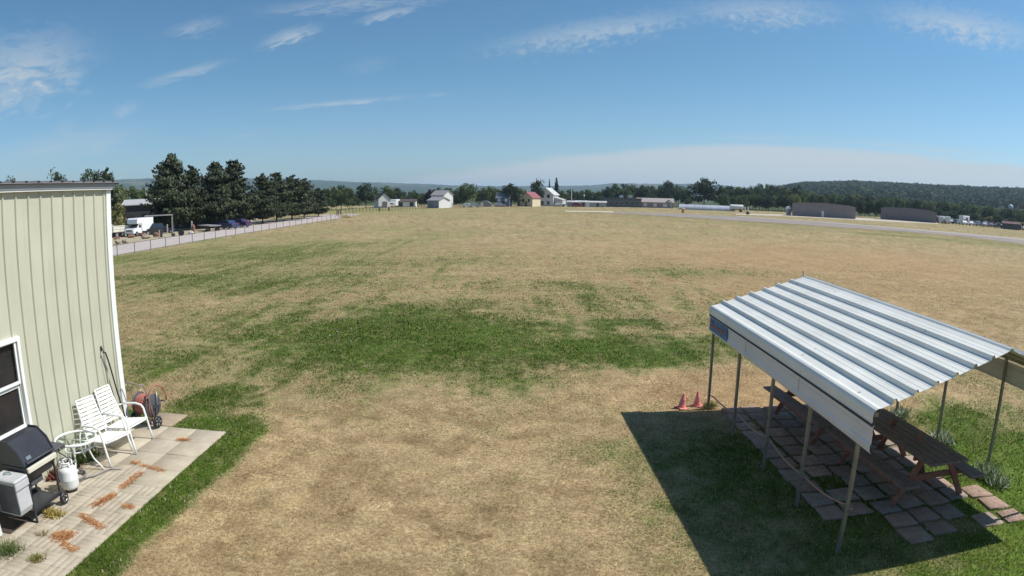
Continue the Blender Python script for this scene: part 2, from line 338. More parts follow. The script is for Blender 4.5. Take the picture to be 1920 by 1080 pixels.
def ground_color(x, y, dk=0.):
    g = greenness(x, y) + dk; k = sstep(.08, .84, g + (fbm(x * 9, y * 9, 88) - .5) * .35 * (np.hypot(x, y) < 40))[..., None]
    r = np.hypot(x, y)
    a = fbm(x * .35, y * .35, 41)[..., None]; b = fbm(x * 2.2, y * 2.2, 55)[..., None]; c = fbm(x * 7, y * 7, 61)[..., None]
    far = sstep(14, 60, r)[..., None]
    tan = np.array([.365, .268, .145]) * (1 - far) + np.array([.33, .26, .14]) * far
    brown = np.array([.185, .12, .058]); straw = np.array([.44, .34, .19])
    t = tan + (brown - tan) * (sstep(.46, .70, b) * .5 + sstep(.52, .78, a) * .16 + sstep(.58, .72, fbm(x * 4.4, y * 4.4, 71))[..., None] * .3) + (straw - tan) * sstep(.52, .7, c) * .45
    t = t * (1 + .5 * (fbm(x * 1.7, y * .14, 91) - .5)[..., None] * sstep(9, 16, r)[..., None])
    orange = np.array([.345, .23, .118]); o = (blob(x, y, 26, 44, 22, 20) * .75 + blob(x, y, 10, 26, 9, 6) * .25 + blob(x, y, 5.6, 13.4, 3.0, 1.5) * .7)[..., None]
    t = t * (1 - o) + orange * o * (.85 + .3 * b)
    gr = np.array([.060, .098, .012]) * (.75 + .55 * b); ol = np.array([.2, .185, .07])
    gr = gr + (ol - gr) * (sstep(.5, .75, c) * .5 + far * .45)
    mid = np.array([.24, .215, .095]) * (.8 + .4 * b); col = np.where(k < .5, t * (1 - 2 * k) + mid * 2 * k, mid * (2 - 2 * k) + gr * (2 * k - 1))
    lush = (np.maximum(blob(x, y, 9.0, 6.6, 3.2, 2.6), blob(x, y, 7.2, 4.8, 3.5, 1.1)) * .8)[..., None]; gr = gr * (1 - lush) + np.array([.115, .18, .025]) * (.75 + .5 * b) * lush; col = np.where(k < .5, t * (1 - 2 * k) + mid * 2 * k, mid * (2 - 2 * k) + gr * (2 * k - 1))
    # the mown verge along the runway
    rd = seg_dist(x, y, RUN_LO)[..., None]
    v = sstep(1.5, 3.5, rd) * sstep(9, 6.0, rd); v2 = sstep(11, 14, rd) * sstep(24, 18, rd)
    col = col * (1 - .45 * v) + np.array([.13, .12, .04]) * .45 * v
    col = col * (1 - .3 * v2) + np.array([.2, .18, .07]) * .3 * v2
    lm = (blob(x, y, -52, 190, 26, 30) * .9)[..., None]
    col = col * (1 - lm) + np.array([.2, .21, .07]) * lm
    hedge = sstep(276, 300, r)[..., None]
    return col * (1 - hedge) + np.array([.06, .075, .03]) * hedge
ang = np.concatenate([np.linspace(-math.pi, -1.0, 60)[:-1], np.linspace(-1.0, 1.0, 640), np.linspace(1.0, math.pi, 60)[1:-1]])
rad = np.concatenate([[0.0], np.geomspace(2.0, 60, 400), np.geomspace(61, 7200, 150)])
RR, AA = np.meshgrid(rad, ang, indexing='ij'); GX, GY = np.sin(AA) * RR, np.cos(AA) * RR
na, nr = len(ang), len(rad)
GZ = np.zeros_like(GX) + np.where(RR < 60, (fbm(GX * .8, GY * .8, 2) - .5) * .05 * sstep(11, 15, RR), 0)
idx = np.arange(na * nr).reshape(nr, na); nx_ = np.roll(idx, -1, axis=1)
F = np.stack([idx[:-1], idx[1:], nx_[1:], nx_[:-1]], -1).reshape(-1, 4)[:, ::-1]
gm = attr_mat('dry_lawn', rough=.95, noise=((16., .42), (70., .35), (2.2, .22), (.35, .12)), bump=.6)
ground = npmesh('ground', np.stack([GX, GY, GZ], -1).reshape(-1, 3), F, ground_color(GX, GY).reshape(-1, 3), [gm], smooth=True)
tag(ground, kind='structure')

# blades of the mown lawn near the camera
PAVE = []   # filled below: (x0, x1, y0, y1) kept free of grass
def grass_free(x, y):
    m = (x < PATIO[1] + .02 + .09 * (fbm(y * 2.1, y * 0 + 3, 8) - .62)) & (y < PATIO[3] + .02)
    m |= (x < -7.3) & (y < 10.4)
    m |= (x > -7.15) & (x < -6.42) & (y < 11.2)
    return m
def lawn():
    N = 640000
    rr = np.exp(rng.uniform(math.log(4.4), math.log(75), N)); aa = rng.uniform(-1.06, 1.06, N)
    x, y = np.sin(aa) * rr, np.cos(aa) * rr
    ok = ~grass_free(x, y) & (y > 2.6) & (rng.random(N) < sstep(75, 22, rr)); x, y, rr = x[ok], y[ok], rr[ok]; n = len(x)
    g = sstep(.05, .8, greenness(x, y)); col = ground_color(x, y, rng.uniform(-.42, .42, n))
    dirt = blob(x, y, 5.6, 13.4, 2.0, .9)
    tf = .42 + .62 * fbm(x * 3.1, y * 3.1, 123); h = tf * (.012 + .034 * g * rng.uniform(.4, 1.25, n) + .012 * rng.random(n)) * (1 - .8 * dirt) * (.8 + .5 * np.clip(rr / 20, 0, 1.4))
    w = (.0035 + .0035 * rng.random(n)) * np.clip(rr / 6.5, 1, 7)
    az = rng.uniform(0, 2 * math.pi, n); lean = rng.uniform(.3, 1.0, n) * (1.8 - 1.2 * g) * h + .012 * (1 - g)
    tone = rng.uniform(.84, 1.18, n)[:, None]
    straw = (rng.random(n) < (.10 * g + .25 * (1 - g)))[:, None]
    c = np.where(straw, np.array([.44, .35, .2]) * rng.uniform(.8, 1.15, n)[:, None], col * tone * 1.12)
    fl = (rng.random(n) < .012 * (g > .6) * (np.abs(x) > 4))[:, None]; c = np.where(fl, np.array([.62, .62, .52]), c)
    px, py = np.cos(az), np.sin(az)
    z0 = -.003
    V = np.empty((n, 3, 3)); V[:, 0] = np.stack([x - py * w, y + px * w, np.full(n, z0)], -1); V[:, 1] = np.stack([x + py * w, y - px * w, np.full(n, z0)], -1)
    V[:, 2] = np.stack([x + px * lean, y + py * lean, h], -1)
    cc = np.repeat(c[:, None], 3, 1); cc[:, 2] *= 1.1
    o = npmesh('grass', V.reshape(-1, 3), np.arange(n * 3).reshape(-1, 3), cc.reshape(-1, 3), [attr_mat('grass_blades', rough=.7, noise=((1.5, .12),), trans=.35)])
    tag(o, kind='stuff')
lawn()

def sheet(name, poly, z, m, kind='structure', sub=0):
    mb = MB(); mb.add([(x, y, z) for x, y in poly], [tuple(range(len(poly)))]); o = mb.build(name, m, fix=False)
    if o.data.polygons[0].normal.z < 0: o.data.flip_normals()
    return tag(o, kind=kind)
asph = mat('worn_asphalt', (.25, .212, .185), .9, var=.12, scale=.25, detail=8)
pale = mat('pale_concrete', (.46, .40, .32), .9, var=.1, scale=.2, detail=8)
def ribbon(name, up, lo, z, m):
    mb = MB(); n = len(up); vs = [(p[0], p[1], z) for p in up] + [(p[0], p[1], z) for p in lo]
    mb.add(vs, [(i, i + 1, n + i + 1, n + i) for i in range(n - 1)]); o = mb.build(name, m, fix=False)
    o.data.flip_normals() if o.data.polygons[0].normal.z < 0 else None
    return tag(o, kind='structure')
ribbon('runway', RUN_UP, RUN_LO, .03, asph)
ribbon('runway_edge_line', pline([(1380, 404.8), (1460, 410.8), (1580, 418.6), (1680, 427.2), (1800, 437.0), (1935, 449.4)]), pline([(1380, 406), (1460, 412), (1580, 420.4), (1680, 429.4), (1800, 439.6), (1935, 452.4)]), .05, mat('faded_paint', (.34, .295, .26), .8))
ribbon('concrete_apron', pline([(1380, 400.5), (1480, 402.4), (1605, 408.5), (1700, 413), (1760, 417)]), pline([(1380, 402.4), (1480, 406), (1605, 412.5), (1700, 417.5), (1760, 420)]), .02, pale)
ribbon('concrete_pad', pline([(1060, 395.2), (1100, 395.4), (1150, 396.4)]), pline([(1060, 396.8), (1100, 397.2), (1150, 398.6)]), .02, mat('bright_concrete', (.52, .46, .37), .9))
# the access road along the field fence and the gravel verge behind it
road = sheet('road', [(-33.1, 20), (-33.1, 90), (-33.6, 128), (-35.5, 150), (-44, 150), (-43, 128), (-41.5, 100), (-41.0, 66), (-41, 20)], .02, mat('pinkish_asphalt', (.43, .365, .345), .9, var=.06, scale=.3, detail=8))
sheet('gravel_yard', [(-40.9, 20), (-40.9, 66), (-41.3, 100), (-42.8, 128), (-62, 112), (-80, 60), (-80, 20)], .01, mat('gravel', (.3, .25, .15), .95, scale=.8, col2=(.42, .36, .25), detail=9))
# ------------------------------------------------------------------ ribbed metal building
cream = mat('cream_metal', (.47, .465, .365), .45, var=.05, scale=1.2, detail=6)
white_trim = mat('white_trim', (.74, .76, .74), .4, var=.04, scale=3)
grey_roof = mat('grey_roof_metal', (.2, .19, .2), .5, var=.15, scale=3)
lilac = mat('grey_fascia', (.34, .345, .37), .5, var=.06, scale=2)
dark_in = mat('dark_interior', (.09, .085, .085), .9)
white_pvc = mat('white_vinyl', (.76, .77, .75), .35, var=.04, scale=4)
winglass = glass_mat('window_glass', (.5, .5, .52), .01)
bx, by = -7.34, 10.35
bld = thing('metal_building', 'cream ribbed metal building with white corner trim and a double hung window', 'building', (bx, by, 0))
WY0, WY1, WZ0, WZ1 = 6.30 - by, 7.50 - by, .97, 2.34     # window opening in the wall's own frame
mb = MB()
rib = .305; ys = []
y = -.105
edge = [(0.0, 0.0), (0.0, -.06)]
prof = [(0, 0.0)]
k = 0
yy = -.165
while yy > -9.5:
    prof += [(0, yy), (.026, yy - .018), (.026, yy - .04), (0, yy - .053)]
    yy -= rib
for (x0, y0), (x1, y1) in zip(prof[:-1], prof[1:]):
    ym = (y0 + y1) / 2
    for z0, z1 in ([(.03, WZ0), (WZ1, 4.485)] if WY0 < ym < WY1 else [(.03, 4.485)]):
        mb.add([(x0, y0, z0), (x1, y1, z0), (x1, y1, z1), (x0, y0, z1)], [(0, 1, 2, 3)])
mb.add([(0, 0, .03), (-7, 0, .03), (-7, 0, 4.485), (0, 0, 4.485)], [(0, 1, 2, 3)])
mb.add([(-7, 0, .03), (-7, -9.5, .03), (-7, -9.5, 4.485), (-7, 0, 4.485)], [(0, 1, 2, 3)])
mb.add([(0, -9.5, .03), (-7, -9.5, .03), (-7, -9.5, 4.485), (0, -9.5, 4.485)], [(0, 1, 2, 3)])
mb.build('wall', cream, bld, fix=False)
mb = MB(); mb.box((.012, -.06, 2.255), (.03, .13, 4.44)); mb.box((-.05, .012, 2.255), (.15, .02, 4.44)); mb.build('corner_trim', white_trim, bld)
mb = MB(); mb.box((-3.4, -4.75, .02), (6.9, 9.4, .03)); mb.build('foundation', mat('foundation_concrete', (.4, .38, .34), .9), bld)
# weathering on the siding: faint run marks
_n = cream.node_tree; _b = _n.nodes['Principled BSDF']; _src = _b.inputs['Base Color'].links[0].from_socket
_co = _n.nodes.new('ShaderNodeTexCoord'); _mp = _n.nodes.new('ShaderNodeMapping'); _mp.inputs['Scale'].default_value = (3, 5, .35); _n.links.new(_co.outputs['Object'], _mp.inputs[0])
_nz = _n.nodes.new('ShaderNodeTexNoise'); _nz.inputs['Scale'].default_value = 1.6; _nz.inputs['Detail'].default_value = 7; _nz.inputs['Roughness'].default_value = .7; _n.links.new(_mp.outputs[0], _nz.inputs['Vector'])
_mr = _n.nodes.new('ShaderNodeMapRange'); _mr.inputs[1].default_value = .5; _mr.inputs[2].default_value = .8; _mr.inputs[4].default_value = .45; _n.links.new(_nz.outputs[0], _mr.inputs[0])
_mx = _n.nodes.new('ShaderNodeMix'); _mx.data_type = 'RGBA'; _n.links.new(_mr.outputs[0], _mx.inputs[0]); _n.links.new(_src, _mx.inputs[6]); _mx.inputs[7].default_value = (.36, .345, .26, 1); _n.links.new(_mx.outputs[2], _b.inputs['Base Color'])
# eave: bright drip line, fascia, roof sheet with its ribs ending over the edge
mb = MB(); mb.box((.045, -4.75, 4.502), (.09, 9.5, .032)); mb.build('drip_edge', white_trim, bld)
mb = MB(); mb.box((.055, -4.74, 4.558), (.11, 9.56, .078)); mb.build('fascia', lilac, bld)
mb = MB(); pr = []; yy = .14
while yy > -9.6:
    pr += [(yy, 0), (yy - .19, 0), (yy - .215, .03), (yy - .26, .03), (yy - .285, 0)]; yy -= .305
vs = []
for (a, zz) in pr: vs.append((.17, a, 4.612 + zz))
for (a, zz) in pr: vs.append((-7.2, a, 4.9 + zz))
n = len(pr); mb.add(vs, [(i, i + 1, n + i + 1, n + i) for i in range(n - 1)])
mb.box((.16, -4.73, 4.608), (.03, 9.6, .012)); mb.box((-.02, .13, 4.592), (.34, .02, .03))
mb.build('roof', grey_roof, bld, fix=False)
mb = MB(); mb.box((-.9, (WY0 + WY1) / 2, 1.66), (1.7, 3.2, 2.6))
o = mb.build('room', dark_in, bld); o.data.flip_normals()
# window
win = MB()
yc, zc, ww, wh = (WY0 + WY1) / 2, (WZ0 + WZ1) / 2, WY1 - WY0, WZ1 - WZ0
fr = .065
for s in (-1, 1): win.box((.012, yc + s * (ww / 2 - fr / 2 + .03), zc), (.085, fr, wh + .06))
for s in (-1, 1): win.box((.012, yc, zc + s * (wh / 2 - fr / 2 + .03)), (.085, ww - 2 * fr + .06, fr))
win.box((.03, yc, WZ0 - .05), (.13, ww + .12, .04))
w = win.build('window', white_pvc, bld)
for nm, zz, xx in (('upper_sash', zc + wh / 4, .012), ('lower_sash', zc - wh / 4, -.03)):
    m = MB(); hh = wh / 2 - .02
    for s in (-1, 1): m.box((xx, yc + s * (ww / 2 - .075), zz), (.035, .04, hh))
    for s in (-1, 1): m.box((xx, yc, zz + s * (hh / 2 - .02)), (.035, ww - .19, .045))
    m.build(nm, white_pvc, w)
    m = MB(); q1, q2 = (ww - .18) / 2, (hh - .08) / 2; m.add([(xx - .004, yc - q1, zz - q2), (xx - .004, yc + q1, zz - q2), (xx - .004, yc + q1, zz + q2), (xx - .004, yc - q1, zz + q2)], [(0, 1, 2, 3)]); m.build('pane', winglass, w)
m = MB(); m.box((-.16, yc, WZ0 - .005), (.26, ww + .1, .03)); m.build('sill', white_pvc, w)
# things on the inner sill
card = mat('white_card', (.62, .63, .6), .7)
c1 = MB()
for dx, dy, sx, sy in ((-.05, 0, .006, .2), (.05, 0, .006, .2), (0, -.1, .1, .006), (0, .1, .1, .006)): c1.box((dx, dy, .07), (sx, sy, .14))
c1.box((0, 0, .004), (.1, .2, .008))
for i in range(4): c1.box((.0545, -.05 + i * .034, .07 + .02 * (i % 2)), (.002, .02, .045), mi=1)
for i in range(3): c1.box((.0545, .0, .05 + i * .03), (.002, .07, .007), mi=1)
ct = c1.build('carton', [card, mat('blue_print', (.25, .33, .5), .6)]); ct.location = (bx - .12, 7.22, .985); ct.rotation_euler = (0, 0, R(8))
tag(ct, 'open white carton with blue print standing inside the window', 'box')
c2 = MB(); c2.lathe([(.03, 0), (.035, .05), (.036, .1), (.02, .13), (.018, .16)], n=14); cb = c2.build('bottle', mat('purple_plastic', (.16, .11, .2), .4), smooth=True)
cb.location = (bx - .1, 6.98, .985); tag(cb, 'dark purple bottle beside the carton inside the window', 'bottle')

# cable hanging on the wall
black_rubber = mat('black_rubber', (.018, .018, .02), .5)
black_metal = mat('black_metal', (.03, .03, .034), .45, var=.2)
hook = thing('wall_cable', 'black cable looped out of the cream wall near the corner', 'cable', (bx, 9.74, 1.62))
m = MB(); m.tube([(.01, .02, .05), (.04, .01, .06), (.07, .0, .02), (.07, -.02, -.02)], .012, 8); m.box((.006, .02, .05), (.012, .05, .09)); m.build('bracket', black_metal, hook)
m = MB(); m.tube([(.06, 0, .0), (.09, .03, -.02), (.095, .10, -.22), (.09, .18, -.5), (.085, .27, -.85), (.08, .36, -1.12), (.07, .43, -1.4)], .015, 8); m.build('thick_cable', black_rubber, hook, True)
m = MB(); m.tube([(.06, -.01, 0), (.055, .0, -.15), (.05, .03, -.45), (.045, .08, -.8), (.04, .1, -1.2)], .005, 6); m.build('thin_cable', black_rubber, hook, True)

# ------------------------------------------------------------------ patio
def patio_mat():
    m = bpy.data.materials.new('patio_slabs'); m.use_nodes = True; nt = m.node_tree; b = nt.nodes['Principled BSDF']; b.inputs['Roughness'].default_value = .9; b.inputs['Specular IOR Level'].default_value = .2
    geo = nt.nodes.new('ShaderNodeNewGeometry')
    n1 = nt.nodes.new('ShaderNodeTexNoise'); n1.inputs['Scale'].default_value = 2.5; n1.inputs['Detail'].default_value = 9; n1.inputs['Roughness'].default_value = .7; nt.links.new(geo.outputs['Position'], n1.inputs['Vector'])
    rp = nt.nodes.new('ShaderNodeValToRGB'); nt.links.new(n1.outputs[0], rp.inputs[0]); e = rp.color_ramp.elements
    e[0].position = .3; e[0].color = (.35, .30, .225, 1); e[1].position = .68; e[1].color = (.50, .445, .35, 1)
    at = nt.nodes.new('ShaderNodeAttribute'); at.attribute_name = 'Col'
    mu = nt.nodes.new('ShaderNodeMix'); mu.data_type = 'RGBA'; mu.blend_type = 'MULTIPLY'; mu.inputs[0].default_value = 1
    nt.links.new(rp.outputs[0], mu.inputs[6]); nt.links.new(at.outputs['Color'], mu.inputs[7]); nt.links.new(mu.outputs[2], b.inputs['Base Color'])
    n2 = nt.nodes.new('ShaderNodeTexNoise'); n2.inputs['Scale'].default_value = 60; nt.links.new(geo.outputs['Position'], n2.inputs['Vector'])
    bp = nt.nodes.new('ShaderNodeBump'); bp.inputs['Strength'].default_value = .25; bp.inputs['Distance'].default_value = .004; nt.links.new(n2.outputs[0], bp.inputs['Height']); nt.links.new(bp.outputs[0], b.inputs['Normal'])
    return m
V, Fq, Cc = [], [], []
def slab(x0, x1, y0, y1, z, tone, g=.006, jit=0.):
    o = len(V); c = min(.006, g * 1.5)
    V.extend([(x0 + g, y0 + g, z - .05), (x1 - g, y0 + g, z - .05), (x1 - g, y1 - g, z - .05), (x0 + g, y1 - g, z - .05)])
    V.extend([(x0 + g, y0 + g, z - c), (x1 - g, y0 + g, z - c), (x1 - g, y1 - g, z - c), (x0 + g, y1 - g, z - c)])
    V.extend([(x0 + g + c, y0 + g + c, z), (x1 - g - c, y0 + g + c, z), (x1 - g - c, y1 - g - c, z), (x0 + g + c, y1 - g - c, z)])
    if jit:
        for q in range(4):
            jx, jy = random.uniform(-jit, jit), random.uniform(-jit, jit)
            for w in (0, 4, 8): v = V[o + w + q]; V[o + w + q] = (v[0] + jx, v[1] + jy, v[2] + (random.uniform(-.004, .004) if w == 8 else 0))
    Fq.extend([(o + 8, o + 9, o + 10, o + 11)] + [(o + i, o + (i + 1) % 4, o + 4 + (i + 1) % 4, o + 4 + i) for i in range(4)] + [(o + 4 + i, o + 4 + (i + 1) % 4, o + 8 + (i + 1) % 4, o + 8 + i) for i in range(4)])
    Cc.extend([tone] * 12)
S = .625
for i in range(4):
    for j in range(12):
        x1 = -5.21 - i * S; x0 = max(x1 - S, -7.33); y1 = 10.46 - j * .63; y0 = y1 - .63
        if x1 - x0 < .1: continue
        t = random.uniform(.92, 1.06); tone = (t, t * random.uniform(.98, 1.0), t * random.uniform(.97, 1.0)); z = .03 + random.uniform(-.004, .004)
        if j < 3 or (i == 0 and j < 4): slab(x0, x1, y0, y1, z, tone)
        else:   # pressed brick pattern: pairs of narrow bricks laid across and along
            g = 3; w_ = (x1 - x0) / 2
            for a in range(2):
                for b_ in range(2):
                    xa, ya = x0 + a * w_, y0 + b_ * .315
                    for q in range(3):
                        ts_ = random.uniform(.9, .98); tt = tuple(c * ts_ for c in tone)
                        if (a + b_ + i + j) % 2: slab(xa, xa + w_, ya + q * .105, ya + (q + 1) * .105, z, tt, .0015)
                        else: slab(xa + q * w_ / 3, xa + (q + 1) * w_ / 3, ya, ya + .315, z, tt, .0015)
slab(-7.1, -6.42, 10.52, 11.2, .03, (.8, .72, .66)); slab(-7.33, -6.75, 10.5, 10.52, .02, (.8, .72, .66), .001)
Vn = np.array(V); Fn = np.array(Fq)
pat = npmesh('patio', Vn, Fn, np.array(Cc), [patio_mat()]); tag(pat, kind='structure')
sheet('patio_bed', [(-7.34, 2.9), (-5.215, 2.9), (-5.215, 10.455), (-7.34, 10.455)], .006, mat('sandy_joint', (.09, .075, .05), .95, scale=20))

# weeds, dry tufts
def tuft(name, label, cat, pts, n, h, cols, w=.006, group=None, flat=.7):
    V_ = np.empty((n, 3, 3)); C_ = np.empty((n, 3, 3)); p = np.array(pts); c0 = p.mean(0)
    for i in range(n):
        t = rng.random(); k = min(int(t * (len(p) - 1)), len(p) - 2) if len(p) > 1 else 0
        base = p[0] if len(p) == 1 else p[k] + (p[k + 1] - p[k]) * (t * (len(p) - 1) - k)
        b = base + np.clip(rng.normal(0, h * .6, 2), -h * 1.15, h * 1.15) - c0; a = rng.uniform(0, 6.283); hh = h * rng.uniform(.3, 1.0) * (.6 if group else 1); L = h * rng.uniform(.3, 1.0) * rng.uniform(.5, 1.5) * flat * 1.6; ww = w * rng.uniform(.6, 1.3)
        V_[i] = [(b[0] - math.sin(a) * ww, b[1] + math.cos(a) * ww, .0), (b[0] + math.sin(a) * ww, b[1] - math.cos(a) * ww, .0), (b[0] + math.cos(a) * L, b[1] + math.sin(a) * L, hh)]
        C_[i] = np.array(cols[rng.integers(len(cols))]) * rng.uniform(.75, 1.2)
    o = npmesh(name, V_.reshape(-1, 3), np.arange(n * 3).reshape(-1, 3), C_.reshape(-1, 3), [TUFT])
    o.location = (c0[0], c0[1], .03); tag(o, label, cat, group); return o
TUFT = attr_mat('dry_weed', rough=.8, noise=((8., .15),), trans=.3)
OR = [(.56, .28, .13), (.5, .21, .10), (.64, .40, .2), (.46, .2, .1), (.6, .36, .16)]; YE = [(.5, .36, .12), (.4, .3, .1), (.25, .25, .06)]; GN = [(.07, .13, .03), (.12, .16, .05), (.2, .2, .08)]
OG = 'orange dried weeds in the patio joints'
for lab, p_, n_, h_ in [('small orange dried weed on the big slabs nearest the field', [(-5.93, 9.86), (-5.72, 9.88)], 240, .06), ('thin orange weed line in front of the near chair leg', [(-6.0, 8.63), (-5.5, 8.52)], 260, .05),
                        ('pale orange weed wisp beside the table and chair legs', [(-6.25, 8.72), (-6.05, 8.66)], 110, .06), ('long orange weed streak along the joint below the chairs', [(-5.84, 8.35), (-5.84, 7.72)], 420, .06),
                        ('orange weed mat right of the white gas tank', [(-5.82, 7.5), (-5.92, 7.1)], 420, .075), ('short orange weed at the lawn edge', [(-5.48, 7.22), (-5.3, 7.2)], 170, .06),
                        ('long orange weed streak in front of the grill reaching the lawn', [(-5.95, 6.75), (-5.4, 6.52)], 420, .06), ('largest orange weed clump low on the patio', [(-5.95, 6.1), (-5.75, 6.2), (-5.8, 6.0)], 520, .085),
                        ('orange weed streak touching the lawn below the largest clump', [(-5.72, 5.95), (-5.4, 5.85)], 260, .06)]:
    tuft('dried_weed', lab, 'weed', p_, n_, h_, OR, .006, OG)
tuft('yellow_weed', 'yellowing weed growing under the front leg of the grill', 'weed', [(-6.5, 6.62), (-6.25, 6.6)], 260, .1, YE, .01)
tuft('dry_tuft', 'straw coloured dry tuft near the bottom edge of the patio', 'weed', [(-5.85, 5.45), (-5.75, 5.5)], 200, .08, YE + GN)
tuft('grass_tuft', 'green grass tuft at the bottom corner of the patio', 'grass tuft', [(-6.36, 5.42), (-6.3, 5.5)], 380, .16, GN, .005)
tuft('brown_weed', 'thin brown weed beside the brown mat', 'weed', [(-6.2, 6.03), (-6.1, 6.08)], 80, .07, [(.25, .18, .1), (.2, .17, .06)], .004)
tuft('wall_weed', 'green weed growing behind the chairs at the wall', 'weed', [(-7.2, 8.35), (-7.15, 8.75)], 500, .16, GN, .012)
tuft('red_leaf_plant', 'low plant with dark red leaves against the wall behind the glass table', 'plant', [(-7.15, 7.7), (-7.1, 8.0)], 500, .15, [(.22, .07, .05), (.3, .12, .08), (.12, .05, .04)], .022)
mt = MB(); mt.box((0, 0, .008), (.62, .5, .014), bev=.006); mo = mt.build('door_mat', mat('brown_mat', (.055, .04, .035), .95, var=.3, scale=60, bump=.4)); mo.location = (-6.93, 6.12, .034); tag(mo, 'dark brown mat lying under the grey end of the grill', 'mat')
sb = thing('storage_box', 'pale plastic storage box at the bottom corner of the patio', 'storage box', (-6.97, 5.5, .03))
pl = mat('pale_plastic', (.62, .66, .6), .5, var=.05)
m = MB(); m.box((0, 0, .3), (.54, .62, .6), bev=.02); m.build('body', pl, sb); m = MB(); m.box((0, 0, .625), (.58, .66, .05), bev=.015); m.build('lid', pl, sb)

# ------------------------------------------------------------------ patio chairs (white aluminium frames, vinyl straps)
strap_m = mat('white_strap', (.72, .72, .68), .55, var=.04); frame_m = mat('white_enamel', (.78, .79, .77), .35, var=.03)
def make_chair(label, loc, rz):
    t = thing('patio_chair', label, 'chair', loc, rz, 'white strap chairs on the patio')
    W2 = .325
    for s in (-1, 1):
        m = MB(); y = s * W2
        m.tube([(.40, y, .0), (.36, y, .18), (.31, y, .42), (.27, y, .58), (.22, y, .63), (.10, y, .65), (-.12, y, .63), (-.24, y, .60)], .019, 10)
        m.build('arm_frame', frame_m, t, True)
    m = MB()
    for s in (-1, 1):
        y = s * (W2 - .035)
        m.tube([(.36, y, .40), (.30, y, .40), (.1, y, .375), (-.12, y, .35), (-.2, y * .9, .38), (-.27, y * .82, .55), (-.36, y * .74, .8), (-.41, y * .7, .96), (-.42, y * .68, .98)], .016, 10)
        m.tube([(-.24, s * W2, .60), (-.285, s * (W2 * .8 - .02), .60)], .014, 8)
        m.tube([(-.16, s * (W2 - .01), .37), (-.30, s * W2, .0)], .017, 10)
        m.tube([(.31, s * W2, .42), (.30, s * (W2 - .04), .40)], .014, 8)
    m.tube([(-.42, -.68 * W2 + .02, .98), (-.42, .68 * W2 - .02, .98)], .016, 10); m.tube([(.36, -W2 + .04, .40), (.36, W2 - .04, .40)], .016, 10)
    m.tube([(-.23, -W2 + .01, .18), (-.23, W2 - .01, .18)], .011, 8)
    m.build('frame', frame_m, t, True)
    path_s = [(.345, .418), (.28, .412), (.1, .392), (-.1, .368), (-.16, .368)]
    path_b = [(-.19, .41), (-.25, .55), (-.34, .8), (-.405, .965)]
    def straps(path, n, w, gap, nm):
        wd = (lambda z: 2 * W2 - .08) if nm == 'seat' else (lambda z: 2 * (W2 - .035) * (.9 - .22 * (z - .38) / .6))
        P_ = [Vector((a, 0, b)) for a, b in path]; seg = [(P_[i + 1] - P_[i]).length for i in range(len(P_) - 1)]; tot_ = sum(seg); m = MB()
        for k in range(n):
            d = tot_ * (k + .5) / n
            for i, L in enumerate(seg):
                if d <= L: break
                d -= L
            c = P_[i] + (P_[i + 1] - P_[i]) * (d / L); dv = (P_[i + 1] - P_[i]).normalized(); a = math.atan2(dv.z, dv.x)
            m.box((c.x, 0, c.z), (tot_ / n - gap, wd(c.z), .009), rotm('Y', -a), bev=.003)
        m.build(nm, strap_m, t)
    straps(path_s, 8, .05, .012, 'seat'); straps(path_b, 9, .05, .014, 'backrest')
    return t
ch = make_chair('white strap patio chair farther along the wall, next to the hose reel', (-6.86, 9.5, .03), R(-5))
dup(ch, (-6.80, 8.8, .03), R(-12), 'white strap patio chair beside the round glass table')

# ------------------------------------------------------------------ glass table
gt = thing('glass_table', 'small round glass topped patio table with curved white legs', 'table', (-6.93, 8.14, .03))
m = MB(); m.tube([(.36 * math.cos(a), .36 * math.sin(a), .55) for a in np.linspace(0, 2 * math.pi, 41)[:-1]], .02, 10, closed=True); m.build('rim', frame_m, gt, True)
m = MB(); m.add([(.345 * math.cos(a), .345 * math.sin(a), .552) for a in np.linspace(0, 2 * math.pi, 41)[:-1]], [tuple(range(40))]); m.build('glass_top', glass_mat('table_glass', (.86, .92, .88), .02), gt)
for k in range(4):
    a = R(22 + 90 * k); m = MB(); c, s_ = math.cos(a), math.sin(a)
    m.tube([(.33 * c, .33 * s_, .53), (.27 * c, .27 * s_, .50), (.22 * c, .22 * s_, .42), (.21 * c, .21 * s_, .33), (.26 * c, .26 * s_, .2), (.37 * c, .37 * s_, .06), (.41 * c, .41 * s_, 0)], .014, 9); m.build('leg', frame_m, gt, True)
m = MB(); m.tube([(.215 * math.cos(a), .215 * math.sin(a), .38) for a in np.linspace(0, 2 * math.pi, 31)[:-1]], .011, 8, closed=True); m.build('brace_ring', frame_m, gt, True)
m = MB(); m.tube([(-.34, 0, .53), (.34, 0, .53)], .009, 8); m.build('crossbar', frame_m, gt, True)

# ------------------------------------------------------------------ gas grill
gr_d = mat('grill_enamel', (.028, .03, .038), .4, var=.15, scale=4); gr_l = mat('light_grey_plastic', (.46, .47, .48), .5, var=.06, scale=5); gr_k = mat('dark_grey_plastic', (.07, .07, .08), .6)
steel = mat('steel', (.5, .5, .46), .3, .9, var=.1)
G = thing('gas_grill', 'black gas grill cart with light grey end cabinet under the window', 'grill', (-6.71, 6.64, .03), scale=.95)
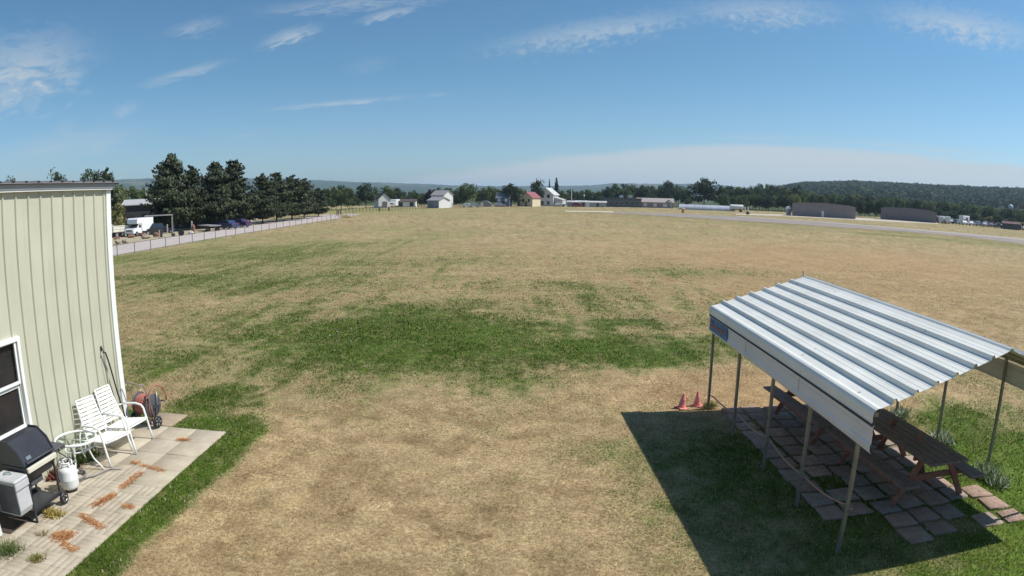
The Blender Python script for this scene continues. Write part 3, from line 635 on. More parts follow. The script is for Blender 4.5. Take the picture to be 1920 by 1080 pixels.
# lid: a faceted hood, front towards +x
m = MB(); m.prism([(.30, .88), (.19, 1.09), (.02, 1.22), (-.16, 1.22), (-.27, 1.06), (-.28, .88)], -.37, .36, 'Y'); lid = m.build('lid', gr_d, G)
for s in (-.372, .362):
    m = MB(); m.tube([(.31, s, .885), (.195, s, 1.10), (.02, s, 1.232), (-.16, s, 1.232), (-.28, s, 1.06)], .017, 6); m.build('lid_rim', gr_d, lid)
m = MB(); m.box((.262, -.2, .97), (.008, .11, .05), rotm('Y', R(-28))); m.build('badge', steel, lid)
m = MB(); m.tube([(.335, -.33, .93), (.335, .33, .93)], .012, 8)
for s in (-.3, .3): m.tube([(.335, s, .93), (.285, s, .93)], .009, 6)
m.build('lid_handle', gr_k, lid, True)
m = MB(); m.prism([(.30, .86), (.30, .74), (.2, .6), (-.2, .6), (-.28, .74), (-.28, .86)], -.36, .35, 'Y'); fb = m.build('firebox', gr_d, G)
m = MB(); m.box((.335, 0, .825), (.05, .70, .075), bev=.008); m.build('control_panel', mat('cream_panel', (.6, .58, .48), .4, var=.05), G)
m = MB(); m.box((0, 0, .52), (.3, .3, .1), bev=.01); m.build('grease_tray', gr_k, G)
m = MB(); m.box((.02, .56, .84), (.46, .34, .03), bev=.01); m.box((.22, .56, .81), (.03, .34, .06)); ss = m.build('side_table', gr_k, G)
m = MB(); m.cyl((.05, .5, .856), (.05, .5, .88), .07, 16); m.cyl((.05, .5, .88), (.05, .5, .9), .035, 16); m.build('side_burner', steel, ss); m = MB(); m.cyl((.24, .56, .82), (.27, .56, .82), .02, 10); m.build('burner_knob', steel, ss)
for sx in (-.24, .27):
    for sy in (-.33, .33):
        m = MB(); m.tube([(sx, sy, .72), (sx * 1.0, sy * 1.03, .0 if sy < 0 else .1)], .019, 8); m.build('leg', gr_d, G)
m = MB(); m.box((.015, 0, .16), (.50, .66, .025)); m.box((.27, 0, .2), (.025, .66, .04)); m.box((-.24, 0, .2), (.025, .66, .04)); m.build('bottom_shelf', gr_d, G)
m = MB(); m.tube([(-.30, -.35, .015), (.29, -.35, .015)], .013, 8); m.build('foot_bar', gr_d, G)
for sx in (-.27, .31):
    m = MB(); m.lathe([(.03, -.026), (.085, -.026), (.097, -.015), (.097, .015), (.085, .026), (.03, .026)], (sx, .36, .097), 24, axis='X'); wv = m.build('wheel', black_rubber, G)
    m = MB()
    for k in range(5):
        a = R(72 * k + 18); m.box((sx, .36 + .045 * math.cos(a), .097 + .045 * math.sin(a)), (.058, .014, .036), rotm('X', a), bev=.003)
    m.build('hub', steel, wv)
# light grey end cabinet with a folded lid edge
m = MB(); m.prism([(-.12, .26), (-.12, .74), (.325, .74), (.325, .34), (.29, .26)], -.68, -.395, 'Y'); cab = m.build('end_cabinet', gr_l, G)
m = MB(); m.box((.1, -.54, .775), (.50, .32, .055), bev=.018); m.box((.34, -.54, .70), (.02, .31, .1), bev=.006); m.build('cabinet_top', gr_l, cab)
m = MB(); m.box((.1, -.684, .5), (.4, .006, .44)); m.build('end_panel', gr_k, cab)
m = MB(); m.tube([(0, -.56, .803), (.02, -.55, .835), (.08, -.50, .84), (.1, -.49, .803)], .012, 8); m.build('grip', mat('blue_grey_grip', (.16, .22, .24), .4), cab)
# propane tank
T = thing('propane_tank', 'white propane tank standing beside the grill wheel', 'gas tank', (-6.62, 7.42, .03))
wh_tank = mat('white_tank_paint', (.74, .75, .74), .35, var=.05)
m = MB(); m.lathe([(.10, .04), (.135, .06), (.152, .1), (.155, .2), (.157, .205), (.155, .21), (.155, .33), (.145, .37), (.11, .40), (.05, .415)], n=28); m.build('body', wh_tank, T, True)
m = MB(); m.lathe([(.105, .0), (.105, .05)], n=24); m.build('foot_ring', black_metal, T)
m = MB()
for a0 in (20, 200): m.tube([(.1 * math.cos(R(a)), .1 * math.sin(R(a)), .47) for a in range(a0, a0 + 141, 20)], .014, 8)
for a in (25, 90, 155, 205, 270, 335): m.box((.1 * math.cos(R(a)), .1 * math.sin(R(a)), .43), (.02, .03, .1), rotm('Z', R(a)))
m.build('collar', wh_tank, T, True)
m = MB(); m.cyl((0, 0, .41), (0, 0, .47), .02, 10); m.cyl((0, 0, .47), (0, 0, .49), .03, 10); m.tube([(.02, 0, .45), (.08, .05, .46), (.1, .16, .42)], .015, 8); m.build('valve', mat('grey_brass', (.3, .29, .26), .4, .5), T, True)
gh = thing('gas_hose', 'black gas hose hanging from the grill down to the white tank', 'hose', (-6.6, 7.1, .03))
m = MB(); m.tube([(-.05, -.05, .8), (.0, .1, .74), (.06, .22, .62), (.06, .32, .52), (.0, .34, .46)], .008, 8); m.build('hose', black_rubber, gh, True); m = MB(); m.cyl((.0, .34, .45), (.0, .34, .5), .016, 8); m.build('coupling', black_metal, gh, True)
hc = thing('hose_coil', 'grey hose coiled on the patio behind the white tank', 'hose', (-6.85, 7.8, .035))
m = MB()
for q in range(3): m.tube([((.20 + .012 * q) * math.cos(a), (.20 + .012 * q) * math.sin(a), .016 + .024 * q) for a in np.linspace(0, 2 * math.pi, 33)[:-1]], .013, 8, closed=True)
m.tube([(.2, 0, .02), (.32, .2, .012), (.42, .5, .012), (.62, .55, .012)], .011, 8); m.build('coil', mat('grey_hose', (.2, .19, .2), .5), hc, True)
m = MB(); m.cyl((-.06, .0, .1), (.08, .06, .12), .022, 10); m.cyl((.02, .02, .1), (.0, .02, .2), .018, 10); m.cyl((-.05, .05, .2), (.06, -.02, .2), .02, 10); m.build('hose_fitting', wh_tank, hc, True)

# ------------------------------------------------------------------ hose reel cart
H_ = thing('hose_reel_cart', 'wheeled hose reel cart with a red brown hose at the building corner', 'hose reel', (-6.93, 10.42, .035), R(-12), scale=.92)
tubem = mat('grey_tube', (.32, .28, .27), .4, .5); hosem = mat('red_brown_hose', (.34, .12, .09), .5, var=.2, scale=20)
for s in (-1, 1):
    m = MB(); x = s * .24
    m.tube([(x, -.28, .97), (x, -.22, .95), (x, -.12, .72), (x, -.05, .4), (x, .02, .12), (x, .12, .08)], .014, 8)
    m.tube([(x, .16, .72), (x, .14, .45), (x, .03, .13)], .012, 8); m.build('side_frame', tubem, H_, True)
m = MB(); m.tube([(-.24, -.28, .97), (.24, -.28, .97)], .014, 8); m.build('handle_bar', tubem, H_, True); m = MB(); m.tube([(-.24, .12, .08), (.24, .12, .08)], .014, 8); m.build('foot_bar', tubem, H_, True); m = MB(); m.tube([(-.34, -.02, .125), (.32, -.02, .125)], .01, 8); m.build('axle', tubem, H_, True)
for s in (-1, 1):
    m = MB(); m.lathe([(.05, -.012), (.24, -.008), (.25, 0), (.24, .008), (.05, .012)], (s * .2, .05, .44), 26, axis='X'); m.build('reel_disc', gr_k, H_, True)
m = MB()
for k in range(9):
    xx = -.17 + k * .042; r_ = .19 + .012 * (k % 2)
    m.tube([(xx + .015 * math.sin(a), .05 + r_ * math.cos(a), .44 + r_ * math.sin(a)) for a in np.linspace(0, 2 * math.pi, 25)[:-1]], .019, 8, closed=True)
for k in range(8):
    xx = -.15 + k * .042
    m.tube([(xx, .05 + .15 * math.cos(a), .44 + .15 * math.sin(a)) for a in np.linspace(0, 2 * math.pi, 25)[:-1]], .018, 8, closed=True)
m.tube([(.2, -.02, .14), (.22, -.1, .4), (.23, -.08, .7), (.24, .02, .84), (.26, .16, .86), (.3, .3, .78), (.33, .36, .6), (.33, .34, .5)], .017, 9); m.build('hose', hosem, H_, True)
m = MB(); m.tube([(.2, .05, .44), (.3, .05, .44), (.3, .22, .52)], .011, 8); m.cyl((.3, .22, .52), (.4, .22, .52), .02, 8); m.build('crank', gr_k, H_, True)
for x in (-.34, .34):
    m = MB(); m.lathe([(.02, -.03), (.1, -.03), (.125, -.02), (.128, 0), (.125, .02), (.1, .03), (.02, .03)], (x, -.02, .128), 26, axis='X'); wv = m.build('wheel', black_rubber, H_, True)
    m = MB()
    for k in range(5):
        a = R(72 * k); m.box((x, -.02 + .058 * math.cos(a), .128 + .058 * math.sin(a)), (.068, .055, .018), rotm('X', a), bev=.004)
    m.build('rim', mat('grey_rim', (.3, .3, .31), .5), wv)
# ------------------------------------------------------------------ picnic shelter (metal carport)
roofm = mat('white_roof_metal', (.75, .745, .69), .5, var=.06, scale=1.5, detail=8)
def roof_material():
    m = roofm; nt = m.node_tree; b = nt.nodes['Principled BSDF']
    co = nt.nodes.new('ShaderNodeTexCoord'); n = nt.nodes.new('ShaderNodeTexNoise'); n.inputs['Scale'].default_value = 2.3; n.inputs['Detail'].default_value = 8; n.inputs['Roughness'].default_value = .72
    mp = nt.nodes.new('ShaderNodeMapping'); mp.inputs['Scale'].default_value = (1.6, .5, 1); nt.links.new(co.outputs['Object'], mp.inputs[0]); nt.links.new(mp.outputs[0], n.inputs['Vector'])
    r = nt.nodes.new('ShaderNodeMapRange'); r.inputs[1].default_value = .66; r.inputs[2].default_value = .8; r.inputs[4].default_value = .7; nt.links.new(n.outputs[0], r.inputs[0])
    mx_ = nt.nodes.new('ShaderNodeMix'); mx_.data_type = 'RGBA'; src = b.inputs['Base Color'].links[0].from_socket
    nt.links.new(r.outputs[0], mx_.inputs[0]); nt.links.new(src, mx_.inputs[6]); mx_.inputs[7].default_value = (.42, .4, .3, 1); nt.links.new(mx_.outputs[2], b.inputs['Base Color'])
roof_material()
def roof_spots():
    nt = roofm.node_tree; b = nt.nodes['Principled BSDF']; co = nt.nodes.new('ShaderNodeTexCoord'); src = b.inputs['Base Color'].links[0].from_socket
    vo = nt.nodes.new('ShaderNodeTexVoronoi'); vo.inputs['Scale'].default_value = 2.6; nt.links.new(co.outputs['Object'], vo.inputs['Vector'])
    r = nt.nodes.new('ShaderNodeMapRange'); r.inputs[1].default_value = .075; r.inputs[2].default_value = .03; r.inputs[4].default_value = .75; nt.links.new(vo.outputs['Distance'], r.inputs[0])
    mx_ = nt.nodes.new('ShaderNodeMix'); mx_.data_type = 'RGBA'; nt.links.new(r.outputs[0], mx_.inputs[0]); nt.links.new(src, mx_.inputs[6]); mx_.inputs[7].default_value = (.16, .13, .08, 1); nt.links.new(mx_.outputs[2], b.inputs['Base Color'])
roof_spots()
galv = mat('galvanised_tube', (.25, .24, .22), .45, .6, var=.15, scale=6)
panelm = mat('white_wall_metal', (.66, .66, .68), .4, var=.05, scale=1.2)
SH = thing('picnic_shelter', 'open carport shelter with white ribbed metal roof on thin posts over picnic tables', 'shelter', (6.02, 6.05, 0), R(.55))
LEN = 6.25; HW = 1.95; EZ, RZ = 2.1, 2.68
def roof_profile():
    """across: left eave, slope with ribs, ridge, right slope, eave"""
    up = []; sl = math.hypot(HW, RZ - EZ); ux, uz = HW / sl, (RZ - EZ) / sl; nx, nz = -uz, ux
    def P(d, h): return (-HW + ux * d + nx * h, EZ + uz * d + nz * h)
    pts = [(-HW - .118, EZ - .168), (-HW - .104, EZ - .155), (-HW - .112, EZ - .10), (-HW - .102, EZ - .05), (-HW - .08, EZ - .02), (-HW - .05, EZ - .004), P(0, 0)]
    sp = .305; d = .2
    while d < sl - .05:
        pts += [P(d - .05, 0), P(d - .022, .044), P(d + .006, .044), P(d + .022, 0)]
        for q in (.115, .2):
            if d + q + .02 < sl: pts += [P(d + q - .012, 0), P(d + q - .006, .003), P(d + q + .006, .003), P(d + q + .012, 0)]
        d += sp
    pts += [(-.04, RZ - .005), (-.015, RZ + .02)]
    return pts
lp = roof_profile(); full = lp + [(0, RZ + .028)] + [(-x, z) for x, z in lp[::-1]]
m = MB(); m.strip(full, 0, LEN, 'Y')
rf = m.build('roof', roofm, SH, fix=False)
sm = rf.modifiers.new('thickness', 'SOLIDIFY'); sm.thickness = .004; sm.offset = -1
m = MB(); m.tube([(-.04, LEN - .02, RZ + .01), (-.04, LEN - .02, RZ + .10)], .008, 8); m.box((-.04, LEN - .02, RZ + .1), (.025, .02, .035)); m.build('finial', galv, rf)
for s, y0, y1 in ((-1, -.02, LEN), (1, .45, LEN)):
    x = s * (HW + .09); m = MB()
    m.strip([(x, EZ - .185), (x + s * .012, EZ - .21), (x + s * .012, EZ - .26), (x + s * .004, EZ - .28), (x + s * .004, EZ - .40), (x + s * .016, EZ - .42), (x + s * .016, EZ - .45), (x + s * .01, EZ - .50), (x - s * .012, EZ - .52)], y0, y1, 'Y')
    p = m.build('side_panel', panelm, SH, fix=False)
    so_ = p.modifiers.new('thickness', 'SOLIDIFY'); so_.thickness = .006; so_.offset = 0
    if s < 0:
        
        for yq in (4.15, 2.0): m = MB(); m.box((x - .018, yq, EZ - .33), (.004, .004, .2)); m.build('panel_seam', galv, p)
        m = MB(); m.box((x - .012, (y0 + y1) / 2, EZ - .19), (.02, y1 - y0 - .02, .036)); m.build('gap_shade_strip', mat('gap_shade_strip', (.06, .055, .05), .8), p)  # solid strip painted dark for the shade in the open gap under the eave
LY = [.35, 1.7, 3.05, 4.6, 6.15]; RY = [.5, 2.05, 3.62, 5.15]
for s, ys in ((-1, LY), (1, RY)):
    for y in ys:
        m = MB(); m.box((s * (HW + .03), y, EZ / 2 - .02), (.05, .05, EZ), bev=.006); m.build('post', galv, SH)
for y in LY:
    m = MB(); m.tube([(-HW - .02, y, EZ - .1), (-HW + .04, y, EZ - .045), (0, y, RZ - .055), (HW - .04, y, EZ - .045), (HW + .02, y, EZ - .1)], .027, 6); m.build('rafter', galv, SH)
for s in (-1, 1):
    m = MB(); m.box((s * (HW + .03), LEN / 2, EZ - .09), (.05, LEN - .1, .05)); m.build('eave_rail', galv, SH)
# the blue sign near the far end of the left panel
sx = -HW - .09 - .026
m = MB(); m.box((sx, 5.62, EZ - .345), (.012, 1.05, .24), bev=.003); sg = m.build('sign', mat('blue_sign', (.035, .15, .36), .4, var=.25, scale=3), SH)
m = MB()
def stroke(pts, r=.011): m.tube([(sx - .008, 5.62 - .5 * a, EZ - .345 + .1 * b) for a, b in pts], r, 6)
# worn looping script in red and orange, read along the panel towards the near end
stroke([(-.62, .55), (-.78, .75), (-.86, .45), (-.68, .2), (-.60, -.15), (-.74, -.45), (-.88, -.3)], .014)
stroke([(-.52, .1), (-.42, .22), (-.36, .0), (-.44, -.2), (-.54, -.05), (-.50, .12)]); stroke([(-.34, .2), (-.30, -.2), (-.26, .1), (-.18, .2), (-.14, -.2)])
stroke([(-.12, .2), (-.06, -.2), (.02, .1), (.08, .2), (.1, -.2)]); stroke([(.14, .2), (.2, -.12), (.28, .2), (.2, -.5), (.12, -.4)])
stroke([(.36, .55), (.36, -.2)], .014); stroke([(.42, .1), (.5, .22), (.56, 0), (.48, -.2), (.42, 0), (.42, .1)]); stroke([(.62, .2), (.62, -.2), (.7, .15), (.76, .18)]); stroke([(.82, .5), (.82, -.2), (.9, -.2)], .014)
m.build('lettering', mat('faded_red_letters', (.42, .11, .08), .5, col2=(.5, .22, .1), scale=5), sg)

# the roof runs very slightly downhill towards the near end; the posts are cut to suit
for o in [c for c in SH.children] + [g for c in SH.children for g in c.children]:
    for v in o.data.vertices:
        if not o.name.startswith('post'): v.co.z += v.co.y / LEN * .10 - .08
        elif v.co.z > 1: v.co.z += v.co.y / LEN * .10 - .08
# ------------------------------------------------------------------ paving under the shelter
rb = attr_mat('red_paver', rough=.9, noise=((9., .2), (40., .2)), bump=.4)
V.clear(); Fq.clear(); Cc.clear()
for i in range(7):
    for j in range(13):
        x0 = 4.22 + i * .455 + random.uniform(-.02, .02); y0 = 6.28 + j * .455 + random.uniform(-.02, .02) + .06 * (i % 2)
        x0 += (6.02 - x0) * 0.0
        if (i > 5 and j > 2) or (i == 0 and j < 2) : continue
        if j == 0 and i in (1, 4): continue
        if i in (1, 5) and j in (1, 4): continue
        t = random.uniform(.8, 1.12); red = random.random() < .55
        slab(x0, x0 + .43, y0, y0 + .43, .028 + random.uniform(-.006, .006), (.33 * t, .23 * t, .185 * t) if red else (.32 * t, .255 * t, .22 * t), .022, .022)
pv = npmesh('pavers', np.array(V), np.array(Fq), np.array(Cc), [rb]); tag(pv, kind='structure')

# ------------------------------------------------------------------ picnic tables
wood_g = mat('weathered_board', (.16, .118, .105), .75, scale=14, col2=(.225, .165, .14), bump=.3); wood_r = mat('stained_board', (.22, .085, .055), .75, scale=12, col2=(.30, .13, .08), bump=.3)
def picnic(label, loc, rz):
    t = thing('picnic_table', label, 'picnic table', loc, rz, 'picnic tables under the shelter'); L = 2.44
    for nm, xs, z in (('tabletop', [-.30, -.15, 0, .15, .30], .745), ('bench', [-.72, -.575], .45), ('bench', [.575, .72], .45)):
        m = MB()
        for x in xs: m.box((x, 0, z), (.14, L, .038), bev=.005)
        m.build(nm, wood_g, t)
    for y in (-.82, .82):
        m = MB(); m.box((0, y, .40), (1.56, .04, .09)); m.box((0, y + .041, .70), (.72, .04, .08)); m.build('cross_beam', wood_r, t)
        for s in (-1, 1):
            a = math.atan2(.44 * s, .70); m = MB(); m.box((s * .46, y - .041, .355), (.09, .04, .80), rotm('Y', -a)); m.build('leg', wood_r, t)
    for s in (-1, 1):
        m = MB(); a = math.atan2(.32, .6); m.box((0, s * .50, .56), (.09, .04, .70), rotm('X', s * a)); m.build('brace', wood_r, t)
    for s in (-1, 1): m = MB(); m.box((s * .73, 0, .405), (.03, 1.6, .08)); m.build('bench_rail', wood_r, t)
    return t
pt = picnic('weathered picnic table at the near end of the shelter', (6.06, 8.2, .03), R(1.5))
dup(pt, (5.93, 10.82, .03), R(2.5), 'weathered picnic table at the far end of the shelter')

# rope between the posts
rp_ = MB(); q = []
ps = [(4.09, 6.42, .62), (4.05, 7.78, .45), (4.04, 9.12, .5), (4.02, 10.65, .42), (4.0, 12.2, .3)]
for a, b in zip(ps[:-1], ps[1:]):
    for k in range(8):
        t_ = k / 8; q.append((a[0] + (b[0] - a[0]) * t_ + .04, a[1] + (b[1] - a[1]) * t_, a[2] + (b[2] - a[2]) * t_ - .06 * math.sin(math.pi * t_)))
q.append(ps[-1]); rp_.tube(q, .014, 7)
rp_.tube([(4.09 + .045 * math.cos(a), 6.42 + .045 * math.sin(a), .62 + .012 * math.sin(2 * a)) for a in np.linspace(0, 6.283, 17)[:-1]], .012, 7, closed=True)
ro = rp_.build('rope', mat('brown_rope', (.42, .26, .2), .8, bump=.4, scale=60), smooth=True); tag(ro, 'slack brown rope tied low along the left posts of the shelter', 'rope')
# cones
conem = mat('faded_cone', (.75, .22, .2), .55, var=.15, scale=5)
def cone(label, loc, rz, sc):
    t = thing('traffic_cone', label, 'traffic cone', loc, rz, 'traffic cones by the shelter', sc)
    m = MB(); m.lathe([(.10, .02), (.095, .03), (.025, .36), (.02, .365)], n=20); m.build('cone', conem, t, True)
    m = MB(); m.lathe([(.077, .13), (.0795, .13), (.058, .225), (.055, .225)], n=20); m.build('band', mat('pale_band', (.75, .28, .26), .5), t)
    m = MB(); m.box((0, 0, .012), (.25, .25, .024), bev=.008); m.build('base', conem, t); return t
cn = cone('faded red traffic cone leaning slightly, farther from the shelter post', (3.45, 12.3, 0), R(20), .85); cn.rotation_euler = (R(3), R(7), R(20))
dup(cn, (3.82, 12.42, 0), R(50), 'faded red traffic cone standing upright, nearer to the shelter post')
# flowering weeds by the right posts
WF = [(.6, .62, .55), (.1, .17, .05), (.14, .2, .07), (.08, .14, .03)]
tuft('flower_clump', 'white flowering weeds around the nearest right post of the shelter', 'plant', [(7.75, 7.4), (7.72, 7.85), (7.95, 8.1)], 700, .17, WF, .011)
tuft('flower_clump', 'white flowering weeds at the middle right post of the shelter', 'plant', [(7.9, 9.3), (8.1, 9.75)], 420, .16, WF, .011)
tuft('flower_clump', 'white flowering weeds at the far right post of the shelter', 'plant', [(7.9, 10.9), (8.1, 11.3)], 380, .16, WF, .011)
tuft('post_grass', 'long grass around the foot of the far left shelter post', 'grass tuft', [(3.95, 12.2), (4.1, 12.25)], 260, .12, GN, .006)
# ------------------------------------------------------------------ trees
def leaf_mat(name, col, trans=.3):
    m = bpy.data.materials.new(name); m.use_nodes = True; nt = m.node_tree; b = nt.nodes['Principled BSDF']; b.inputs['Roughness'].default_value = .7; b.inputs['Specular IOR Level'].default_value = .2
    at = nt.nodes.new('ShaderNodeAttribute'); at.attribute_name = 'Col'; oi = nt.nodes.new('ShaderNodeObjectInfo')
    mr = nt.nodes.new('ShaderNodeMapRange'); mr.inputs[3].default_value = .78; mr.inputs[4].default_value = 1.22; nt.links.new(oi.outputs['Random'], mr.inputs[0])
    v = nt.nodes.new('ShaderNodeVectorMath'); v.operation = 'SCALE'; nt.links.new(at.outputs['Color'], v.inputs[0]); nt.links.new(mr.outputs[0], v.inputs['Scale'])
    mu = nt.nodes.new('ShaderNodeVectorMath'); mu.operation = 'MULTIPLY'; nt.links.new(v.outputs[0], mu.inputs[0]); mu.inputs[1].default_value = col
    nt.links.new(mu.outputs[0], b.inputs['Base Color'])
    t = nt.nodes.new('ShaderNodeBsdfTranslucent'); nt.links.new(mu.outputs[0], t.inputs[0]); ms = nt.nodes.new('ShaderNodeMixShader'); ms.inputs[0].default_value = trans
    nt.links.new(b.outputs[0], ms.inputs[1]); nt.links.new(t.outputs[0], ms.inputs[2]); nt.links.new(ms.outputs[0], nt.nodes['Material Output'].inputs[0]); return m
LEAF = {'dark': leaf_mat('dark_leaves', (.05, .072, .034)), 'mid': leaf_mat('mid_leaves', (.085, .118, .044)), 'light': leaf_mat('light_leaves', (.125, .155, .055)), 'yellow': leaf_mat('yellow_leaves', (.2, .19, .07)),
        'pine': leaf_mat('pine_needles', (.056, .070, .036), .15), 'spruce': leaf_mat('spruce_needles', (.024, .042, .028), .15), 'purple': leaf_mat('purple_leaves', (.05, .03, .045)), 'straw': leaf_mat('straw_reeds', (.33, .25, .17))}
bark = mat('bark', (.10, .075, .055), .9, var=.3, scale=5)
def quads(c, nrm, size, asp, spin):
    """square leaf clumps at c facing nrm"""
    n = len(c); nrm = nrm / np.linalg.norm(nrm, axis=1, keepdims=True)
    a = np.cross(nrm, np.where(np.abs(nrm[:, 2:3]) < .9, np.array([[0, 0, 1.]]), np.array([[1., 0, 0]]))); a /= np.linalg.norm(a, axis=1, keepdims=True); b = np.cross(nrm, a)
    cs, sn = np.cos(spin)[:, None], np.sin(spin)[:, None]; u = (a * cs + b * sn) * size[:, None]; v = (b * cs - a * sn) * (size * asp)[:, None]
    V_ = np.stack([c - u - v * .4, c + u * .3 - v, c + u + v * .4, c - u * .3 + v], 1); return V_.reshape(-1, 3), np.arange(4 * n).reshape(-1, 4)
_mesh = {}
def crown_mesh(kind, seed):
    key = (kind, seed)
    if key in _mesh: return _mesh[key]
    g = np.random.default_rng(seed * 13 + len(kind)); C = []; N_ = []; S_ = []; T = []
    if kind in ('round', 'oval', 'bush'):
        L = {'round': 40, 'oval': 34, 'bush': 16}[kind]
        d = g.normal(0, 1, (L, 3)); d /= np.linalg.norm(d, axis=1, keepdims=True); rr = g.uniform(.45, 1.0, L)[:, None]
        cen = d * rr * np.array([.37, .37, .37]) + np.array([0, 0, .53 if kind != 'bush' else .42])
        if kind == 'round': cen[:, :2] *= np.where(cen[:, 2:3] < .45, 1.08, 1.0)
        for c in cen:
            n = 74; r = g.uniform(.10, .19); q = g.normal(0, 1, (n, 3)); q /= np.linalg.norm(q, axis=1, keepdims=True); tone = g.uniform(.7, 1.35)
            C.append(c + q * r * g.uniform(.55, 1.1, (n, 1)) * np.array([1, 1, .8])); N_.append(q + g.normal(0, .5, (n, 3)) + np.array([0, 0, .25])); S_.append(g.uniform(.02, .042, n)); T.append(tone * g.uniform(.75, 1.25, n))
        asp = .7
    else:
        W_ = {'pine': 22, 'spruce': 26}[kind]
        for i in range(W_):
            h = .1 + .88 * (i / (W_ - 1)) + g.normal(0, .006); prof = ((1 - h) ** .62 * .33 + .025) if kind == 'pine' else ((1 - h) * .22 + .015)
            if kind == 'pine' and h < .28: prof *= .72 + .28 * h / .28
            for k in range(g.integers(7, 11)):
                a = g.uniform(0, 6.283); Lb = prof * g.uniform(.55, 1.18); n = max(10, int(Lb * 240)); t = g.uniform(.15, 1.0, n) ** .8
                rise = (.16 if kind == 'pine' else -.25) * g.uniform(.2, 1.2); z = h + Lb * (rise * t + (.25 if kind == 'pine' else -.1) * t * t)
                sp = .16 * Lb * g.normal(0, 1, n); tone = g.uniform(.7, 1.4)
                c = np.stack([np.cos(a) * Lb * t - np.sin(a) * sp, np.sin(a) * Lb * t + np.cos(a) * sp, z + g.normal(0, .008, n)], 1)
                C.append(c); N_.append(np.stack([np.cos(a) * .5 + g.normal(0, .5, n), np.sin(a) * .5 + g.normal(0, .5, n), .8 + g.normal(0, .4, n)], 1)); S_.append(g.uniform(.016, .038, n)); T.append(tone * g.uniform(.75, 1.25, n))
        asp = .55
    C = np.concatenate(C); N_ = np.concatenate(N_); S_ = np.concatenate(S_); T = np.concatenate(T)
    C[:, 2] *= .985 / np.percentile(C[:, 2], 99.7); C[:, :2] *= .5 / np.percentile(np.hypot(C[:, 0], C[:, 1]), 98.5)
    Vq, Fq_ = quads(C, N_, S_, asp, g.uniform(0, 6.283, len(C)))
    o = npmesh('crown', Vq, Fq_, np.repeat(T, 4)[:, None] * np.ones((1, 3)), []); me = o.data; bpy.data.objects.remove(o); me.materials.append(None); _mesh[key] = me; return me
def trunk_mesh(kind):
    if ('t', kind) in _mesh: return _mesh[('t', kind)]
    m = MB(); m.tube([(0, 0, 0), (.004, 0, .12), (-.003, .003, .4), (.002, 0, .75 if kind != 'bush' else .4)], [.022, .017, .012, .004], 7)
    g = random.Random(5)
    for k in range(7):
        a = g.uniform(0, 6.28); z = g.uniform(.2, .55) * (1 if kind != 'bush' else .5); L = .2 if kind in ('round', 'oval', 'bush') else .12
        m.tube([(0, 0, z), (math.cos(a) * L * .5, math.sin(a) * L * .5, z + L * .45), (math.cos(a) * L, math.sin(a) * L, z + L * .8)], [.009, .006, .002], 5)
    o = m.build('trunk', bark); me = o.data; bpy.data.objects.remove(o); _mesh[('t', kind)] = me; return me
TREES = []
def tree(px, dist, top, wpx, kind, leaf, label, group=None, name=None, seed=None, base=0.):
    x, y = polar(px, dist); h = zat(px, top, dist) - base; w = wpx / FPX * dist * (1.18 if kind == 'pine' else 1.04)
    t = thing(name or {'pine': 'pine_tree', 'spruce': 'spruce_tree', 'bush': 'bush'}.get(kind, 'tree'), label, {'bush': 'bush'}.get(kind, 'tree'), (x, y, base), random.uniform(0, 6.28), group)
    s_ = seed if seed is not None else random.randrange(5)
    rw = .96
    c = bpy.data.objects.new('crown', crown_mesh(kind, s_)); COL.objects.link(c); c.parent = t; c.scale = (w / rw, w / rw, h)
    c.material_slots[0].link = 'OBJECT'; c.material_slots[0].material = LEAF[leaf]
    k = bpy.data.objects.new('trunk', trunk_mesh(kind)); COL.objects.link(k); k.parent = t; f = max(min(w, h * 1.0), h * .5); k.scale = (f, f, h)
    TREES.append((px, t)); return t
# ---- the big pines along the road
PG = 'tall pines beyond the access road'
for a in [(321, 98, 289, 84, 'pine', 'pine', 'tallest pine, left end of the big pine row behind the parked trucks'), (360, 100, 311, 62, 'pine', 'pine', 'shorter pine leaning on the right side of the tallest pine'),
          (404, 103, 304, 66, 'pine', 'pine', 'dark pointed pine right of the gap in the pine row'), (437, 106, 301, 74, 'pine', 'pine', 'broad tall pine beside the dark pointed pine'), (385, 112, 350, 30, 'pine', 'pine', 'small pine filling the gap between the two tall pairs'),
          (492, 112, 326, 56, 'pine', 'pine', 'pine with a flat top after the low gap in the row'), (518, 118, 324, 56, 'pine', 'pine', 'pine standing over the white road sign'), (547, 124, 329, 60, 'pine', 'pine', 'rounded pine right of the white road sign'),
          (570, 132, 335, 56, 'pine', 'pine', 'pine near the end of the row by the blue notice board'), (597, 144, 353, 40, 'pine', 'pine', 'low wide pine at the right end of the pine row'), (468, 118, 360, 28, 'pine', 'pine', 'low pine in the gap of the row above the purple car')]:
    tree(*a, group=PG)
for a in [(105, 120, 321, 46, 'oval', 'dark', 'round tree top showing above the metal building roof'), (172, 118, 316, 58, 'round', 'dark', 'double headed tree above the building roof, left of the pointed one'), (200, 116, 316, 50, 'pine', 'pine', 'pointed tree right over the building corner'), (22, 130, 332, 34, 'oval', 'dark', 'small tree top at the far left above the roof')]:
    tree(*a)
for i, (px, top, w) in enumerate([(222, 346, 46), (246, 349, 44), (268, 351, 40), (290, 350, 44), (60, 345, 60), (140, 344, 60)]):
    tree(px, 150 + 4 * i, top, w, 'round', 'mid' if i % 2 else 'light', 'bushy tree behind the dark building', 'green trees behind the dark building')
tree(222, 99, 381, 44, 'bush', 'yellow', 'yellow green shrub behind the white dump truck'); tree(243, 99, 400, 24, 'bush', 'straw', 'pale dry reeds at the corner of the dark building')
